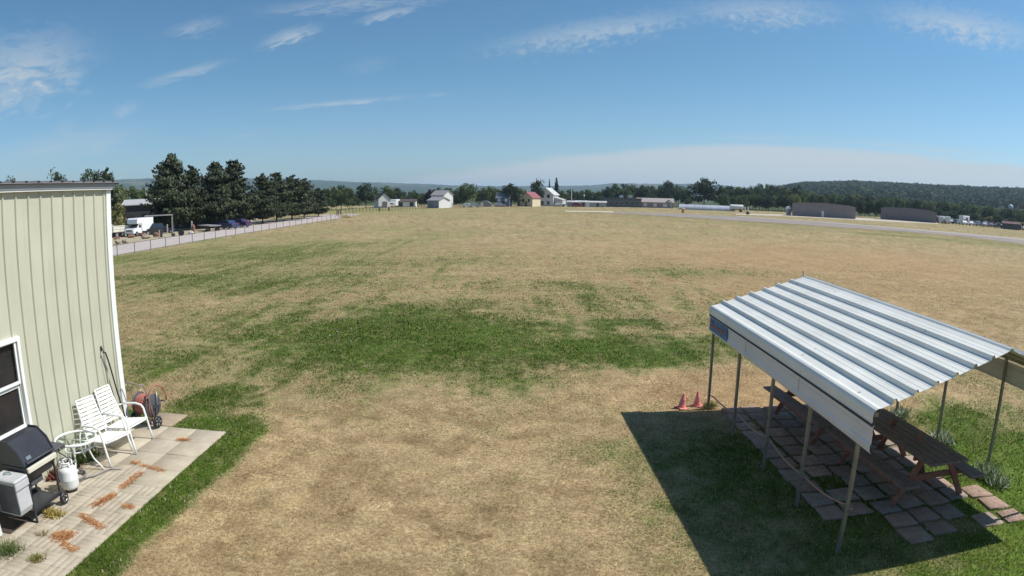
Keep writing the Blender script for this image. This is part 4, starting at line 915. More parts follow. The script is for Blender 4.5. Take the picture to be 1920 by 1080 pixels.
# ---- left part of the far tree line
LG = 'trees along the far edge of the left meadow'
for i, (px, top, w, lf) in enumerate([(622, 350, 34, 'mid'), (640, 347, 32, 'mid'), (655, 352, 26, 'mid'), (630, 360, 30, 'dark'), (660, 361, 28, 'dark'), (612, 355, 26, 'dark')]):
    tree(px, 205 + 3 * i, top, w, 'round', lf, 'tree in the dark clump right of the pines', 'dense clump right of the last pine')
tree(686, 226, 343, 42, 'round', 'dark', 'biggest dark round tree of the left tree line, beside the white gabled barn'); tree(707, 240, 357, 26, 'round', 'light', 'pale green tree directly behind the white gabled barn')
for i, (px, top, w, lf) in enumerate([(726, 348, 34, 'mid'), (744, 352, 26, 'mid'), (760, 360, 24, 'dark'), (775, 357, 24, 'mid'), (790, 362, 26, 'mid'), (775, 370, 26, 'light'), (796, 369, 24, 'light'), (750, 370, 12, 'yellow')]):
    tree(px, 252 + 3 * i, top, w, 'round', lf, 'tree between the white barn and the garage house', LG)
for i, (px, top, w, lf) in enumerate([(805, 355, 20, 'purple'), (820, 352, 26, 'dark'), (838, 352, 26, 'mid'), (852, 356, 20, 'dark')]):
    tree(px, 250 + 3 * i, top, w, 'round', lf, 'tree just behind the white garage house', 'trees behind the white garage house')
tree(877, 232, 343, 42, 'round', 'mid', 'big lit green tree right of the white garage house', seed=1); tree(862, 238, 362, 26, 'round', 'dark', 'dark low tree on the left side of the big lit green tree')
for i, (px, top, w, lf) in enumerate([(905, 352, 30, 'mid'), (922, 349, 30, 'mid'), (935, 356, 22, 'mid'), (915, 364, 30, 'light'), (932, 366, 22, 'yellow'), (975, 352, 22, 'mid'), (984, 356, 18, 'mid')]):
    tree(px, 275 + 3 * i, top, w, 'round', lf, 'tree around the dark dome shaped tree', 'trees around the dark dome shaped tree')
tree(959, 245, 344, 37, 'round', 'dark', 'dark dome shaped tree behind the small blue house', seed=2)
for a in [(1010, 262, 338, 36, 'oval', 'dark', 'dark tree between the yellow house and the grey house'), (1006, 268, 334, 10, 'spruce', 'spruce', 'thin spruce tip above the dark tree by the yellow house'), (1030, 280, 335, 9, 'spruce', 'spruce', 'thin spruce tip above the grey house'), (1043, 276, 333, 20, 'spruce', 'spruce', 'widest spruce right of the grey house roof'), (1050, 270, 357, 34, 'round', 'mid', 'rounded green tree right of the grey house')]:
    tree(*a)
for i, px in enumerate(range(1070, 1140, 11)):
    tree(px, 330 + (i * 37) % 25, 354 + (i * 5) % 7, 20, 'round', ['mid', 'dark', 'light'][i % 3], 'low tree behind the white pole', 'low trees behind the white pole')
for i, (px, top, w, lf) in enumerate([(1140, 350, 26, 'dark'), (1152, 344, 26, 'mid'), (1170, 344, 30, 'mid'), (1188, 346, 28, 'mid'), (1205, 347, 30, 'dark'), (1222, 348, 28, 'mid'), (1240, 347, 26, 'mid'), (1160, 362, 24, 'light'), (1195, 362, 28, 'mid'), (1220, 364, 28, 'dark'), (1272, 346, 26, 'mid'), (1285, 352, 24, 'mid'), (1290, 364, 22, 'light'), (1140, 370, 18, 'yellow'), (1120, 372, 18, 'yellow')]):
    tree(px, 325 + (i * 17) % 30, top, w, 'round', lf, 'tree behind the long dark building', 'wood behind the long dark building')
tree(1254, 318, 339, 24, 'oval', 'dark', 'tall dark tree sticking up over the brown roofed hall'); tree(1320, 300, 334, 60, 'round', 'dark', 'largest tree of the far tree line, behind the long silver hoop roof', seed=3)
for i, px in enumerate(range(1352, 1500, 12)):
    tree(px, 305 + (i * 23) % 30, 347 + (i * 7) % 6 - (3 if 1400 < px < 1460 else 0), 28, 'round', ['dark', 'mid', 'mid', 'light'][i % 4], 'tree in the wood left of the large hangar', 'wood left of the brown hangar')
    tree(px + 5, 285 + (i * 11) % 15, 362 + (i * 5) % 6, 24, 'round', ['mid', 'dark', 'light'][i % 3], 'tree in the wood left of the large hangar', 'wood left of the brown hangar')
for i, px in enumerate(range(1500, 1660, 13)):
    tree(px, 290 + (i * 29) % 40, 357 + (i * 5) % 8 + (px - 1500) * .05, 26, 'round', ['mid', 'dark', 'light'][i % 3], 'tree in the row behind the brown hangar', 'trees behind the brown hangar')
for i, px in enumerate(range(1612, 1660, 10)):
    tree(px, 262 + (i * 7) % 12, 374 + (i * 3) % 6, 20, 'round', ['dark', 'mid'][i % 2], 'tree in the gap between the two hangars', 'trees between the hangars')
for i, px in enumerate(range(1664, 1960, 11)):
    tree(px, 330 + (i * 31) % 50, 368 + (px - 1664) * .10 + (i * 7) % 7, 26, 'round', ['mid', 'dark', 'mid', 'light'][i % 4], 'tree in the belt behind the car park', 'tree belt behind the car park')
for i, px in enumerate(range(1760, 1950, 14)):
    tree(px, 292 + (i * 13) % 20, 390 + (px - 1760) * .125 + (i * 5) % 8, 22, 'round', ['dark', 'mid', 'dark', 'yellow'][i % 4], 'low tree close behind the parked cars', 'low trees close behind the parked cars')

ORD = ['first', 'second', 'third', 'fourth', 'fifth', 'sixth', 'seventh', 'eighth', 'ninth', 'tenth', 'eleventh', 'twelfth', 'thirteenth', 'fourteenth', 'fifteenth', 'sixteenth', 'seventeenth', 'eighteenth', 'nineteenth', 'twentieth', 'twenty first', 'twenty second', 'twenty third', 'twenty fourth', 'twenty fifth', 'twenty sixth', 'twenty seventh', 'twenty eighth']
_by = {}
for px, t in TREES: _by.setdefault(t['label'], []).append((px, t))
for lab, L in _by.items():
    if len(L) > 1:
        for i, (px, t) in enumerate(sorted(L, key=lambda q: q[0])): t['label'] = ORD[i] + ' from the left, ' + lab
# ------------------------------------------------------------------ chain link fence
def mesh_wire():
    m = bpy.data.materials.new('chain_link_wire'); m.use_nodes = True; nt = m.node_tree; b = nt.nodes['Principled BSDF']; b.inputs['Base Color'].default_value = (.5, .48, .47, 1); b.inputs['Metallic'].default_value = .1
    t = nt.nodes.new('ShaderNodeBsdfTransparent'); co = nt.nodes.new('ShaderNodeTexCoord'); se = nt.nodes.new('ShaderNodeSeparateXYZ'); nt.links.new(co.outputs['Object'], se.inputs[0])
    def mth(op, a, c=None):
        n = nt.nodes.new('ShaderNodeMath'); n.operation = op
        for i, v in enumerate((a, c)):
            if v is None: continue
            if isinstance(v, (int, float)): n.inputs[i].default_value = v
            else: nt.links.new(v, n.inputs[i])
        return n.outputs[0]
    g = []
    for s in (1, -1):
        g.append(mth('LESS_THAN', mth('FRACT', mth('MULTIPLY', mth('ADD', se.outputs[1], mth('MULTIPLY', se.outputs[2], s)), 14.0)), .1))
    ms = nt.nodes.new('ShaderNodeMixShader'); nt.links.new(mth('MAXIMUM', g[0], g[1]), ms.inputs[0]); nt.links.new(t.outputs[0], ms.inputs[1]); nt.links.new(b.outputs[0], ms.inputs[2]); nt.links.new(ms.outputs[0], nt.nodes['Material Output'].inputs[0]); return m
fpost = mat('fence_steel', (.13, .125, .12), .5, .4)
FN = thing('chain_link_fence', 'low chain link fence on thin posts along the access road', 'fence', (-32.5, 30, 0))
m = MB(); m.add([(0, 0, .02), (0, 100.6, .02), (0, 100.6, .88), (0, 0, .88)], [(0, 1, 2, 3)]); m.build('wire_mesh', mesh_wire(), FN, fix=False)
m = MB(); m.tube([(0, 0, .9), (0, 100.6, .9)], .022, 6); m.build('top_rail', fpost, FN)
pm = MB(); pm.tube([(0, 0, 0), (0, 0, .93)], .034, 6); p0 = pm.build('post', fpost, FN); p0.location = (0, 0, 0)
for k in range(1, 37):
    p = p0.copy(); COL.objects.link(p); p.parent = FN; p.location = (0, k * 2.795, 0)
    if k in (30, 36): p.scale = (1.8, 1.8, 1.12)
def post(name, label, cat, loc, h, r, m_, group=None):
    m = MB(); m.tube([(0, 0, 0), (0, 0, h)], r, 8); m.lathe([(r * 1.15, h - .04), (r * 1.15, h), (r * .4, h + r * .6)], n=8); o = m.build(name, m_); o.location = (*loc, 0); return tag(o, label, cat, group)
wood_p = mat('old_wood_post', (.12, .10, .08), .9, var=.3)
post('bollard', 'dark post at the end of the fence, left one of the three', 'post', gp(632, 405), 1.3, .12, wood_p); post('bollard', 'dark post at the end of the fence, middle one of the three', 'post', gp(635, 405), 1.4, .12, wood_p); post('bollard', 'thickest dark post closing the fence end', 'post', gp(639, 406.5), 1.5, .15, wood_p)
tuft('dry_grass_clump', 'straw coloured tall grass clump at the fence end', 'grass tuft', [gp(642, 407), gp(652, 409)], 500, .7, [(.5, .42, .22), (.42, .35, .17)], .05)

# ------------------------------------------------------------------ vehicles
tyre = mat('tyre_rubber', (.02, .02, .021), .8); cglass = mat('dark_car_glass', (.02, .024, .03), .08, spec=.8, var=.05); chrome = mat('wheel_alloy', (.45, .45, .46), .35, .8)
PAINT = {n: mat(n + '_car_paint', c, .25, var=.04, scale=2) for n, c in {'white': (.72, .73, .74), 'silver': (.42, .43, .45), 'black': (.02, .021, .024), 'blue': (.035, .05, .11), 'red': (.25, .03, .03), 'grey': (.16, .165, .17), 'purple': (.04, .028, .08), 'navy': (.03, .035, .08)}.items()}
lampw = mat('lamp_glass', (.7, .7, .68), .15); lampr = mat('tail_lamp', (.35, .03, .02), .3)
_car = {}
def car(paint, label, loc, rz, group=None, suv=False, scale=1.):
    key = (paint, suv)
    if key in _car: return dup(_car[key], loc, rz, label, group, scale)
    t = thing('suv' if suv else 'car', label, 'car', loc, rz, group, scale); H2 = 1.75 if suv else 1.45; W = .88
    body = [(-2.2, .35), (-2.22, .8), (-2.1, .95), (-1.95 if suv else -1.5, 1.0), (.95, 1.0), (1.9, .88), (2.2, .7), (2.22, .35)]
    m = MB(); m.prism(body, -W, W, 'Y')
    top = [(-2.0, 1.0), (-1.85, H2 - .08), (-1.6, H2), (.1, H2), (.95, 1.0)] if suv else [(-1.6, 1.0), (-1.05, H2 - .03), (-.8, H2), (.1, H2), (.4, H2 - .06), (1.05, 1.0)]
    o = len(m.v); m.prism([(x, z) for x, z in top], -W + .06, W - .06, 'Y')
    for i in range(o, len(m.v)):
        x, y, z = m.v[i]; m.v[i] = (x, y * (1 - .16 * (z - 1.0) / (H2 - 1.0)), z)
    bo = m.build('body', PAINT[paint], t)
    zt = H2 - .1
    xs = (-1.75, .0) if suv else (-1.0, .15)
    for s in (-1, 1):
        g = MB(); y0, y1 = s * (W - .055), s * (W - .055 - .12)
        for a, b in ((xs[0] + (.0), (xs[0] + xs[1]) / 2 - .05), ((xs[0] + xs[1]) / 2 + .05, xs[1] + .05)):
            g.add([(a - .1, y0, 1.05), (b + .25 if b > -.2 else b, y0, 1.05), (b, y1, zt), (a, y1, zt)], [(0, 1, 2, 3)])
        g.add([(xs[0], y0 * .985, 1.04), (xs[1], y0 * .985, 1.04), (xs[1], y0 * .985, 1.06), (xs[0], y0 * .985, 1.06)], [(0, 1, 2, 3)])
        g.build('side_glass', cglass, t, fix=False)
    g = MB(); x0, x1 = (.96, .13) if suv else (1.06, .42); g.add([(x0 + .01, -.7, 1.03), (x0 + .01, .7, 1.03), (x1 + .02, .58, zt), (x1 + .02, -.58, zt)], [(0, 1, 2, 3)]); g.build('windscreen', cglass, t, fix=False)
    for x in (-1.35, 1.35):
        for s in (-1, 1):
            m = MB(); m.lathe([(.2, -.1), (.3, -.1), (.32, -.06), (.32, .06), (.3, .1), (.2, .1)], (x, s * .82, .32), 16, axis='Y'); w = m.build('wheel', tyre, t)
            m = MB(); m.lathe([(.05, -.105), (.2, -.108), (.2, .108), (.05, .105)], (x, s * .82, .32), 12, axis='Y'); m.build('rim', chrome, w)
    for s in (-1, 1):
        m = MB(); m.box((2.19, s * .62, .72), (.08, .3, .12)); m.build('headlight', lampw, t); m = MB(); m.box((-2.2, s * .65, .85), (.06, .2, .16)); m.build('tail_light', lampr, t)
    _car[key] = t; return t
def wheel(parent, x, y, r, w=.3):
    m = MB(); m.lathe([(r * .55, -w / 2), (r * .95, -w / 2), (r, -w / 3), (r, w / 3), (r * .95, w / 2), (r * .55, w / 2)], (x, y, r), 18, axis='Y'); o = m.build('wheel', tyre, parent)
    m = MB(); m.lathe([(.05, -w / 2 - .01), (r * .55, -w / 2 - .015), (r * .55, w / 2 + .015), (.05, w / 2 + .01)], (x, y, r), 12, axis='Y'); m.build('rim', chrome, o)
white_p = PAINT['white']
# dump truck
D = thing('dump_truck', 'white dump truck parked at the building corner, partly hidden by it', 'truck', gp(212, 445.5), R(-122), scale=.74)
m = MB(); m.box((-.4, 0, .62), (5.0, .8, .22)); m.box((1.2, -.75, .6), (.9, .4, .45)); m.build('chassis', black_metal, D)
m = MB(); m.prism([(.55, .75), (.55, 2.35), (.8, 2.5), (1.55, 2.5), (1.95, 1.75), (2.9, 1.6), (3.05, 1.4), (3.05, .7)], -1.0, 1.0, 'Y'); cb_ = m.build('cab', white_p, D)
for s in (-1, 1):
    for a, b in ((.68, 1.02), (1.14, 1.5)):
        m = MB(); m.box(((a + b) / 2, s * 1.002, 2.05), (b - a, .012, .55)); m.build('side_window', cglass, cb_)
m = MB(); m.add([(1.97, -.85, 1.8), (1.97, .85, 1.8), (1.6, .8, 2.42), (1.6, -.8, 2.42)], [(0, 1, 2, 3)]); m.build('windscreen', cglass, cb_, fix=False)
m = MB(); m.prism([(-2.7, .9), (-2.75, 2.0), (.3, 2.0), (.3, 2.25), (.4, 2.25), (.4, .9)], -1.1, 1.1, 'Y')
for s in (-1, 1):
    for z in (1.05, 1.5, 1.95): m.box((-1.2, s * 1.12, z), (3.1, .07, .09))
    for x in (-2.6, -1.2, .2): m.box((x, s * 1.12, 1.45), (.1, .06, 1.0))
m.build('dump_bed', mat('cream_white_paint', (.7, .69, .58), .45, var=.06), D)
for x in (-1.6, -.4, 2.2):
    for s in (-1, 1): wheel(D, x, s * .9, .48)
# cab over camper truck
B = thing('camper_truck', 'white truck with a tall box body reaching over its cab', 'truck', gp(263, 442), R(-97), scale=.86)
m = MB(); m.prism([(-2.2, .75), (-2.2, 2.75), (1.55, 2.75), (1.85, 2.55), (1.95, 2.0), (1.75, 1.9), (.75, 1.9), (.6, .75)], -1.02, 1.02, 'Y'); m.build('box_body', white_p, B)
m = MB(); m.prism([(.62, .5), (.62, 1.85), (1.3, 1.85), (1.75, 1.3), (2.6, 1.15), (2.75, .95), (2.75, .5)], -.92, .92, 'Y'); cb_ = m.build('cab', white_p, B)
m = MB(); m.add([(1.78, -.8, 1.32), (1.78, .8, 1.32), (1.33, .76, 1.82), (1.33, -.76, 1.82)], [(0, 1, 2, 3)]); m.build('windscreen', cglass, cb_, fix=False)
m = MB(); m.box((2.76, 0, .92), (.02, 1.1, .22)); m.build('grille', black_metal, cb_)
for s in (-1, 1):
    m = MB(); m.box((1.1, s * .925, 1.5), (.55, .012, .42)); m.build('side_window', cglass, cb_); m = MB(); m.box((2.76, s * .7, .92), (.03, .22, .2)); m.build('headlight', lampw, cb_)
for x in (-1.3, 1.9):
    for s in (-1, 1): wheel(B, x, s * .84, .38, .26)
car('black', 'dark pickup sized car parked right beside the white camper truck', gp(284, 440), R(-112), suv=True, scale=.86)
car('navy', 'dark car standing in the shade under the black carport', gp(307, 437.5), R(40), scale=.7)
car('purple', 'dark purple car behind the flatbed trailer', gp(446, 427), R(170), suv=False, scale=.92); car('blue', 'dark blue car at the rear of the flatbed trailer', gp(424, 430), R(160), scale=.9)
FT = thing('flatbed_trailer', 'long low flatbed trailer under the pines', 'trailer', gp(392, 433), R(138), scale=.8)
m = MB(); m.box((0, 0, .95), (6.2, 2.2, .16)); m.build('deck', mat('grey_deck', (.26, .24, .26), .7), FT)
m = MB(); m.box((0, 0, .75), (6, .9, .22)); m.box((3.6, 0, .7), (1.4, .2, .14)); m.build('beam', black_metal, FT)
for x in (-2.2, -1.2):
    for s in (-1, 1): wheel(FT, x, s * .9, .4)
# carport, dark building, yellow shed
K = thing('carport', 'black flat roofed carport with a pale front edge and post', 'carport', gp(300, 437), R(28))
m = MB(); m.box((0, 0, 2.5), (4.0, 4.0, .12)); m.build('roof', black_metal, K); m = MB(); m.box((0, -2.02, 2.5), (4.05, .06, .16)); m.build('front_edge', mat('pale_edge', (.4, .38, .37), .6), K)
for x, y in ((-.9, -1.9), (1.9, -1.9), (-1.9, 1.9), (1.9, 1.9)):
    m = MB(); m.box((x, y, 1.22), (.18, .18, 2.44)); m.build('post', mat('grey_post', (.28, .28, .27), .7), K)
m = MB(); m.box((0, 1.98, 1.2), (3.9, .05, 2.4)); m.build('back_wall', mat('black_siding', (.02, .02, .022), .8), K)
def hall(name, label, loc, rz, L, Dp, h, rise, wm, rm, cat='building', over=.3):
    t = thing(name, label, cat, loc, rz)
    m = MB(); m.prism([(-Dp / 2, 0), (-Dp / 2, h), (0, h + rise - .05), (Dp / 2, h), (Dp / 2, 0)], -L / 2, L / 2, 'X'); m.build('wall', wm, t)
    m = MB(); m.prism([(-Dp / 2 - over, h - over * rise / Dp * 2 + .02), (0, h + rise), (Dp / 2 + over, h - over * rise / Dp * 2 + .02), (Dp / 2 + over, h + .16 - over * rise / Dp * 2), (0, h + rise + .16), (-Dp / 2 - over, h + .16 - over * rise / Dp * 2)], -L / 2 - over, L / 2 + over, 'X'); m.build('roof', rm, t)
    return t
def opening(t, x, z, w, h, y, m_, name='window', fm=None):
    m = MB(); m.box((x, y, z), (w, .06, h)); o = m.build(name, m_, t)
    if fm is not None:
        f = MB(); s = -1 if y < 0 else 1
        for q in (-1, 1): f.box((x + q * (w / 2 + .04), y + s * .01, z), (.09, .08, h + .18)); f.box((x, y + s * .01, z + q * (h / 2 + .05)), (w, .08, .1))
        f.build('frame', fm, o)
    return o
bl = hall('dark_building', 'long charcoal building with a pale grey roof edge behind the trucks', (-55.5, 97, 0), R(27), 16, 9, 4.0, .8, mat('charcoal_wall', (.045, .044, .05), .8, var=.1), mat('pale_grey_roof', (.42, .41, .41), .6))
opening(bl, -3, 1.2, 2.6, 2.4, -4.52, mat('charcoal_door', (.03, .03, .033), .6), 'door')
tp = thing('light_pole', 'thin grey pole standing over the charcoal building roof', 'pole', (*polar(274, 112),)); m = MB(); m.tube([(0, 0, 0), (0, 0, 7.5)], .1, 8); m.build('pole', mat('grey_pole', (.35, .36, .35), .6), tp); m = MB(); m.box((.3, 0, 7.5), (.7, .2, .14)); m.build('lamp_head', mat('grey_lamp', (.3, .3, .3), .5), tp)
yb = hall('yellow_shed', 'small yellow shed behind the pine trunk', polar(366, 112), R(25), 4.6, 3.5, 2.5, .7, mat('yellow_siding', (.60, .46, .22), .7), mat('brown_roof', (.12, .07, .06), .8)); opening(yb, .9, 1.1, 1.0, 2.0, -1.77, mat('tan_door', (.5, .36, .22), .6), 'door')
rh = hall('brown_house', 'low red brown house in the shade of the pines', polar(430, 140), R(20), 16, 8, 2.6, 1.4, mat('red_brown_wall', (.10, .05, .05), .8), mat('dark_roof', (.06, .05, .055), .8))
for x in (-5, -1, 4): opening(rh, x, 1.5, 1.2, 1.1, -4.03, mat('dark_pane', (.03, .035, .04), .2), 'window', white_trim)
# logs, rocks and bits along the gravel verge
rockm = mat('pale_rock', (.33, .28, .21), .9, var=.25, scale=3, bump=.5); woodm = mat('red_brown_log', (.2, .105, .075), .9, var=.25, scale=3)
def rock(name, label, cat, loc, d, m_, seed):
    g = random.Random(seed); m = MB(); n, k = 10, 7; vs = []
    for i in range(k):
        ph = math.pi * (i + .5) / k - math.pi / 2
        for j in range(n):
            a = 2 * math.pi * j / n; r = 1 + g.uniform(-.2, .2); vs.append((math.cos(a) * math.cos(ph) * r * d[0] / 2, math.sin(a) * math.cos(ph) * r * d[1] / 2, max(0, math.sin(ph) * r * d[2] / 2 + d[2] * .42)))
    fs = [(i * n + j, i * n + (j + 1) % n, (i + 1) * n + (j + 1) % n, (i + 1) * n + j) for i in range(k - 1) for j in range(n)] + [tuple(range(n))[::-1], tuple(range((k - 1) * n, k * n))]
    m.add(vs, fs); o = m.build(name, m_); o.location = (*loc, 0); o.rotation_euler = (0, 0, g.uniform(0, 3)); return tag(o, label, cat)
rock('boulder', 'pale boulder nearest the fence at the building corner', 'boulder', gp(222, 458), (1.0, .7, .6), rockm, 1); rock('boulder', 'pale flat boulder right of the one at the corner', 'boulder', gp(234, 456), (1.1, .6, .42), rockm, 2)
rock('log_pile', 'dark log lying in front of the dump truck', 'log', gp(219, 449), (1.0, .5, .4), woodm, 3); rock('log_pile', 'red brown log between the dump truck and the camper truck', 'log', gp(246, 446), (1.1, .6, .5), woodm, 4)
rock('boulder', 'pale boulder in front of the camper truck', 'boulder', gp(273, 448), (1.2, .6, .6), rockm, 5); rock('log_pile', 'red brown log in front of the camper truck wheel', 'log', gp(268, 443), (1.0, .6, .5), woodm, 6)
rock('boulder', 'brownish boulder in front of the carport', 'boulder', gp(292, 444), (.9, .6, .6), woodm, 7); rock('boulder', 'small dark stone before the tallest pine', 'boulder', gp(325, 443), (.6, .5, .45), mat('dark_rock', (.07, .06, .05), .9), 8)
rock('boulder', 'white boulder at the foot of the thick pine trunk', 'boulder', gp(358, 439.5), (.8, .6, .5), mat('white_rock', (.55, .5, .46), .9), 9); rock('tree_stump', 'brown stump beside the white boulder', 'stump', gp(363, 438), (.55, .55, 1.3), woodm, 10)
ty = MB(); ty.lathe([(.2, -.12), (.36, -.12), (.4, -.06), (.4, .06), (.36, .12), (.2, .12)], (0, 0, .4), 20, axis='Y'); to = ty.build('tyre', tyre); to.location = (*gp(340, 442.5), 0); to.rotation_euler = (0, 0, R(20)); tag(to, 'old tyre standing at the roadside by the tallest pine', 'tyre')
post('barrel', 'black barrel standing before the carport', 'barrel', gp(302, 445), .85, .22, black_metal); post('wood_post', 'pale wooden post left of the black barrel', 'post', gp(299, 446), .9, .09, mat('pale_wood', (.35, .29, .2), .9))
post('wood_post', 'pale post at the carport right side', 'post', gp(314, 438), 1.2, .1, mat('pale_wood_b', (.38, .33, .28), .9)); post('wood_post', 'pale post beside the brown stump', 'post', gp(360, 436), 1.5, .1, mat('pale_wood_c', (.42, .36, .3), .9))
def sign(name, label, loc, rz, w, h, z, m_, pm_):
    t = thing(name, label, 'sign', loc, rz); m = MB(); m.box((0, 0, z), (w, .04, h), bev=.01); m.build('panel', m_, t)
    for s in ((0,) if w < 1.2 else (-1, 1)): q = MB(); q.tube([(s * w * .42, .05, 0), (s * w * .42, .05, z + h / 2)], .06, 7); q.build('post', pm_, t)
    return t
sign('road_sign', 'small pale grey sign on a single post beside the road', gp(514, 418.5), R(-25), .55, .75, 1.6, mat('grey_sign', (.36, .35, .33), .6), wood_p)
sign('notice_board', 'bluish notice board on two posts at the road bend', gp(567, 407.5), R(-25), 2.0, 1.2, 1.4, mat('blue_grey_board', (.2, .25, .3), .6), wood_p)
post('marker_post', 'short white marker post right of the notice board', 'post', gp(571.5, 407.5), 1.1, .14, white_trim)
rock('white_bin', 'round white tank under the pines', 'tank', gp(478, 413.5), (1.2, 1.2, 1.4), white_trim, 12); rock('white_bin', 'slim white container under the pines, left of the round tank', 'tank', gp(469, 414.5), (.8, .8, 1.7), white_trim, 13)
sign('white_trailer', 'white billboard like trailer under the last pine', gp(586, 404.5), R(-10), 3.4, 1.1, 1.2, mat('dull_white', (.42, .42, .36), .7), black_metal)
# ------------------------------------------------------------------ far houses and airfield buildings
dpane = mat('dark_pane_b', (.03, .035, .045), .15, spec=.7); greyroof = mat('grey_shingle', (.22, .21, .22), .85, var=.2, scale=2); whites = mat('white_siding', (.68, .68, .66), .6, var=.05)
def wm_(px, d): return px / FPX * d
d = 232
b = hall('white_barn', 'tall narrow white gabled barn at the left meadow edge', polar(716, d), R(118), 6.0, 4.2, 3.2, 2.0, whites, mat('dark_barn_roof', (.05, .045, .045), .8)); opening(b, -3.53, 0, .1, .1, 0, dpane, 'vent')
m = MB(); m.box((-3.53, 0, 1.1), (.06, 1.8, 2.2)); m.build('door', mat('grey_arch_door', (.12, .12, .12), .7), b)
post('silo_post', 'white post left of the white gabled barn', 'post', polar(709.5, 230), 2.2, .45, white_trim)
def trailer(name, label, loc, rz, L, W, h, m_, cat='trailer'):
    t = thing(name, label, cat, loc, rz); m = MB(); m.box((0, 0, h / 2 + .5), (L, W, h), bev=.18); m.build('body', m_, t)
    m = MB(); m.box((L * .1, -W / 2 - .01, h * .6 + .5), (L * .3, .04, h * .28)); m.build('window', dpane, t)
    for s in (-1, 1): wheel(t, -L * .12, s * (W / 2 - .12), .34, .22)
    return t
trailer('camping_trailer', 'small white trailer right of the white gabled barn', polar(731, 236), R(15), 4.4, 2.2, 1.5, white_p); trailer('camping_trailer', 'taller white trailer with a rounded top, second from the barn', polar(741, 238), R(80), 4, 2.4, 2.4, white_p)
lh = hall('low_white_house', 'low white house with two dark openings before the yellowish trees', polar(762, 240), R(3), 7.2, 5, 2.0, .8, whites, mat('dark_brown_roof', (.08, .06, .055), .8))
for x in (-1.8, 2.2): opening(lh, x, 1.0, 1.5, 1.5, -2.53, dpane, 'door')
d = 218
gh_ = hall('garage_house', 'white two storey house with light grey roof behind the low garage', polar(829, 229), R(-38), 6.2, 4.6, 4.3, 1.5, whites, mat('light_grey_shingle', (.33, .31, .32), .85))
for x in (-1.8, 0, 2.0): opening(gh_, x, 3.2, .9, 1.0, -2.33, dpane, 'window', white_trim)
gg = hall('white_garage', 'low white garage, shade painted grey on its front, before the two storey house', polar(822, d), R(-38), 5.4, 5, 2.5, 1.0, whites, mat('grey_shingle_b', (.28, .27, .29), .85))
m = MB(); m.box((0, -2.53, 1.25), (5.3, .06, 2.4)); m.build('shaded_front', mat('shaded_white_siding', (.30, .31, .36), .7), gg)  # front of the white garage coloured blue grey to stand for its shade
opening(gg, -1.2, 1.0, 2.0, 2.0, -2.57, mat('grey_door', (.22, .23, .26), .6), 'garage_door')
bh = hall('blue_house', 'small blue house half hidden in front of the dark dome shaped tree', polar(945, 244), R(-10), 5, 5, 3.2, 1.8, mat('slate_blue_siding', (.13, .16, .22), .7), mat('slate_roof', (.14, .15, .18), .8))
for x in (-1.4, 1.2): opening(bh, x, 2.4, .8, 1.0, -2.53, white_trim, 'window')
opening(bh, .2, 1, 1, 2, -2.53, dpane, 'door')
yh = hall('yellow_house', 'pale yellow house with a red roof', polar(994, 250), R(60), 6.5, 5.5, 3.3, 2.1, mat('pale_yellow_siding', (.66, .58, .40), .6), mat('red_roof', (.24, .07, .08), .7))
for y in (-1.2, 1.2): 
    m = MB(); m.box((-3.27, y, 2.3), (.06, .8, 1.1)); m.build('window', dpane, yh)
m = MB(); m.box((-3.27, 0, 1), (.06, .9, 2)); m.build('door', mat('brown_door', (.2, .13, .08), .6), yh)
gy = hall('grey_shed', 'grey boarded shed left of the yellow house', polar(982, 252), R(5), 4.6, 4, 3.0, 1.4, mat('grey_brown_boards', (.16, .14, .14), .8), mat('grey_brown_roof', (.14, .12, .13), .8)); opening(gy, 0, 1, 1.4, 2, -2.03, dpane, 'door')
rs = hall('red_shed', 'dark red shed between the yellow house and the grey house', polar(1011, 268), R(5), 3.0, 3, 2.6, 1.0, mat('dark_red_boards', (.16, .05, .045), .8), greyroof); opening(rs, 0, 1, 1.0, 1.8, -1.53, dpane, 'door')
gw = thing('grey_house', 'two storey grey gabled house with its white side in the sun', 'house', polar(1028, 262), R(-22))
m = MB(); m.prism([(-3.2, 0), (-3.2, 4.6), (0, 7.1), (3.2, 4.6), (3.2, 0)], -3.4, 3.4, 'Y'); m.build('wall', mat('pale_grey_siding', (.6, .62, .62), .6), gw)
m = MB(); m.prism([(-3.6, 4.3), (0, 7.15), (3.6, 4.3), (3.6, 4.5), (0, 7.38), (-3.6, 4.5)], -3.8, 3.8, 'Y'); m.build('roof', mat('pale_roof', (.45, .46, .47), .7), gw)
for x in (-1.3, 1.2): opening(gw, x, 3.9, 1.3, 1.4, -3.43, dpane, 'window', white_trim)
for x in (-1.3, 1.2): opening(gw, x, 1.3, 1.2, 1.5, -3.43, dpane, 'window', white_trim)
m = MB(); m.box((5.0, 0, 1.3), (3.4, 4.5, 2.6)); m.prism([(3.3, 2.6), (3.3, 3.6), (6.9, 2.6)], -2.4, 2.4, 'Y'); m.build('lean_to', mat('pale_lean_to', (.5, .5, .48), .7), gw)
car('white', 'white car parked right of the grey house', polar(1050, 256), R(10), None); car('silver', 'silver car left of the small blue house', polar(937, 238), R(5)); car('white', 'white car under the big lit green tree, left one of the pair', polar(877, 226), R(0)); car('silver', 'pale car under the big lit green tree, right one of the pair', polar(888, 226), R(0))
hb = thing('hoop_shed', 'rounded grey hoop roof shed left of the small blue house', 'shed', polar(909, 240)); m = MB(); m.prism([(2.6 * math.cos(a), 2.0 * math.sin(a) + .2) for a in np.linspace(0, math.pi, 13)] + [(-2.6, 0), (2.6, 0)], -3, 3, 'Y'); m.build('shell', mat('grey_hoop', (.25, .26, .28), .6), hb); m = MB(); m.box((-.9, -3.02, .8), (1.0, .05, 1.5)); m.build('door', white_trim, hb)
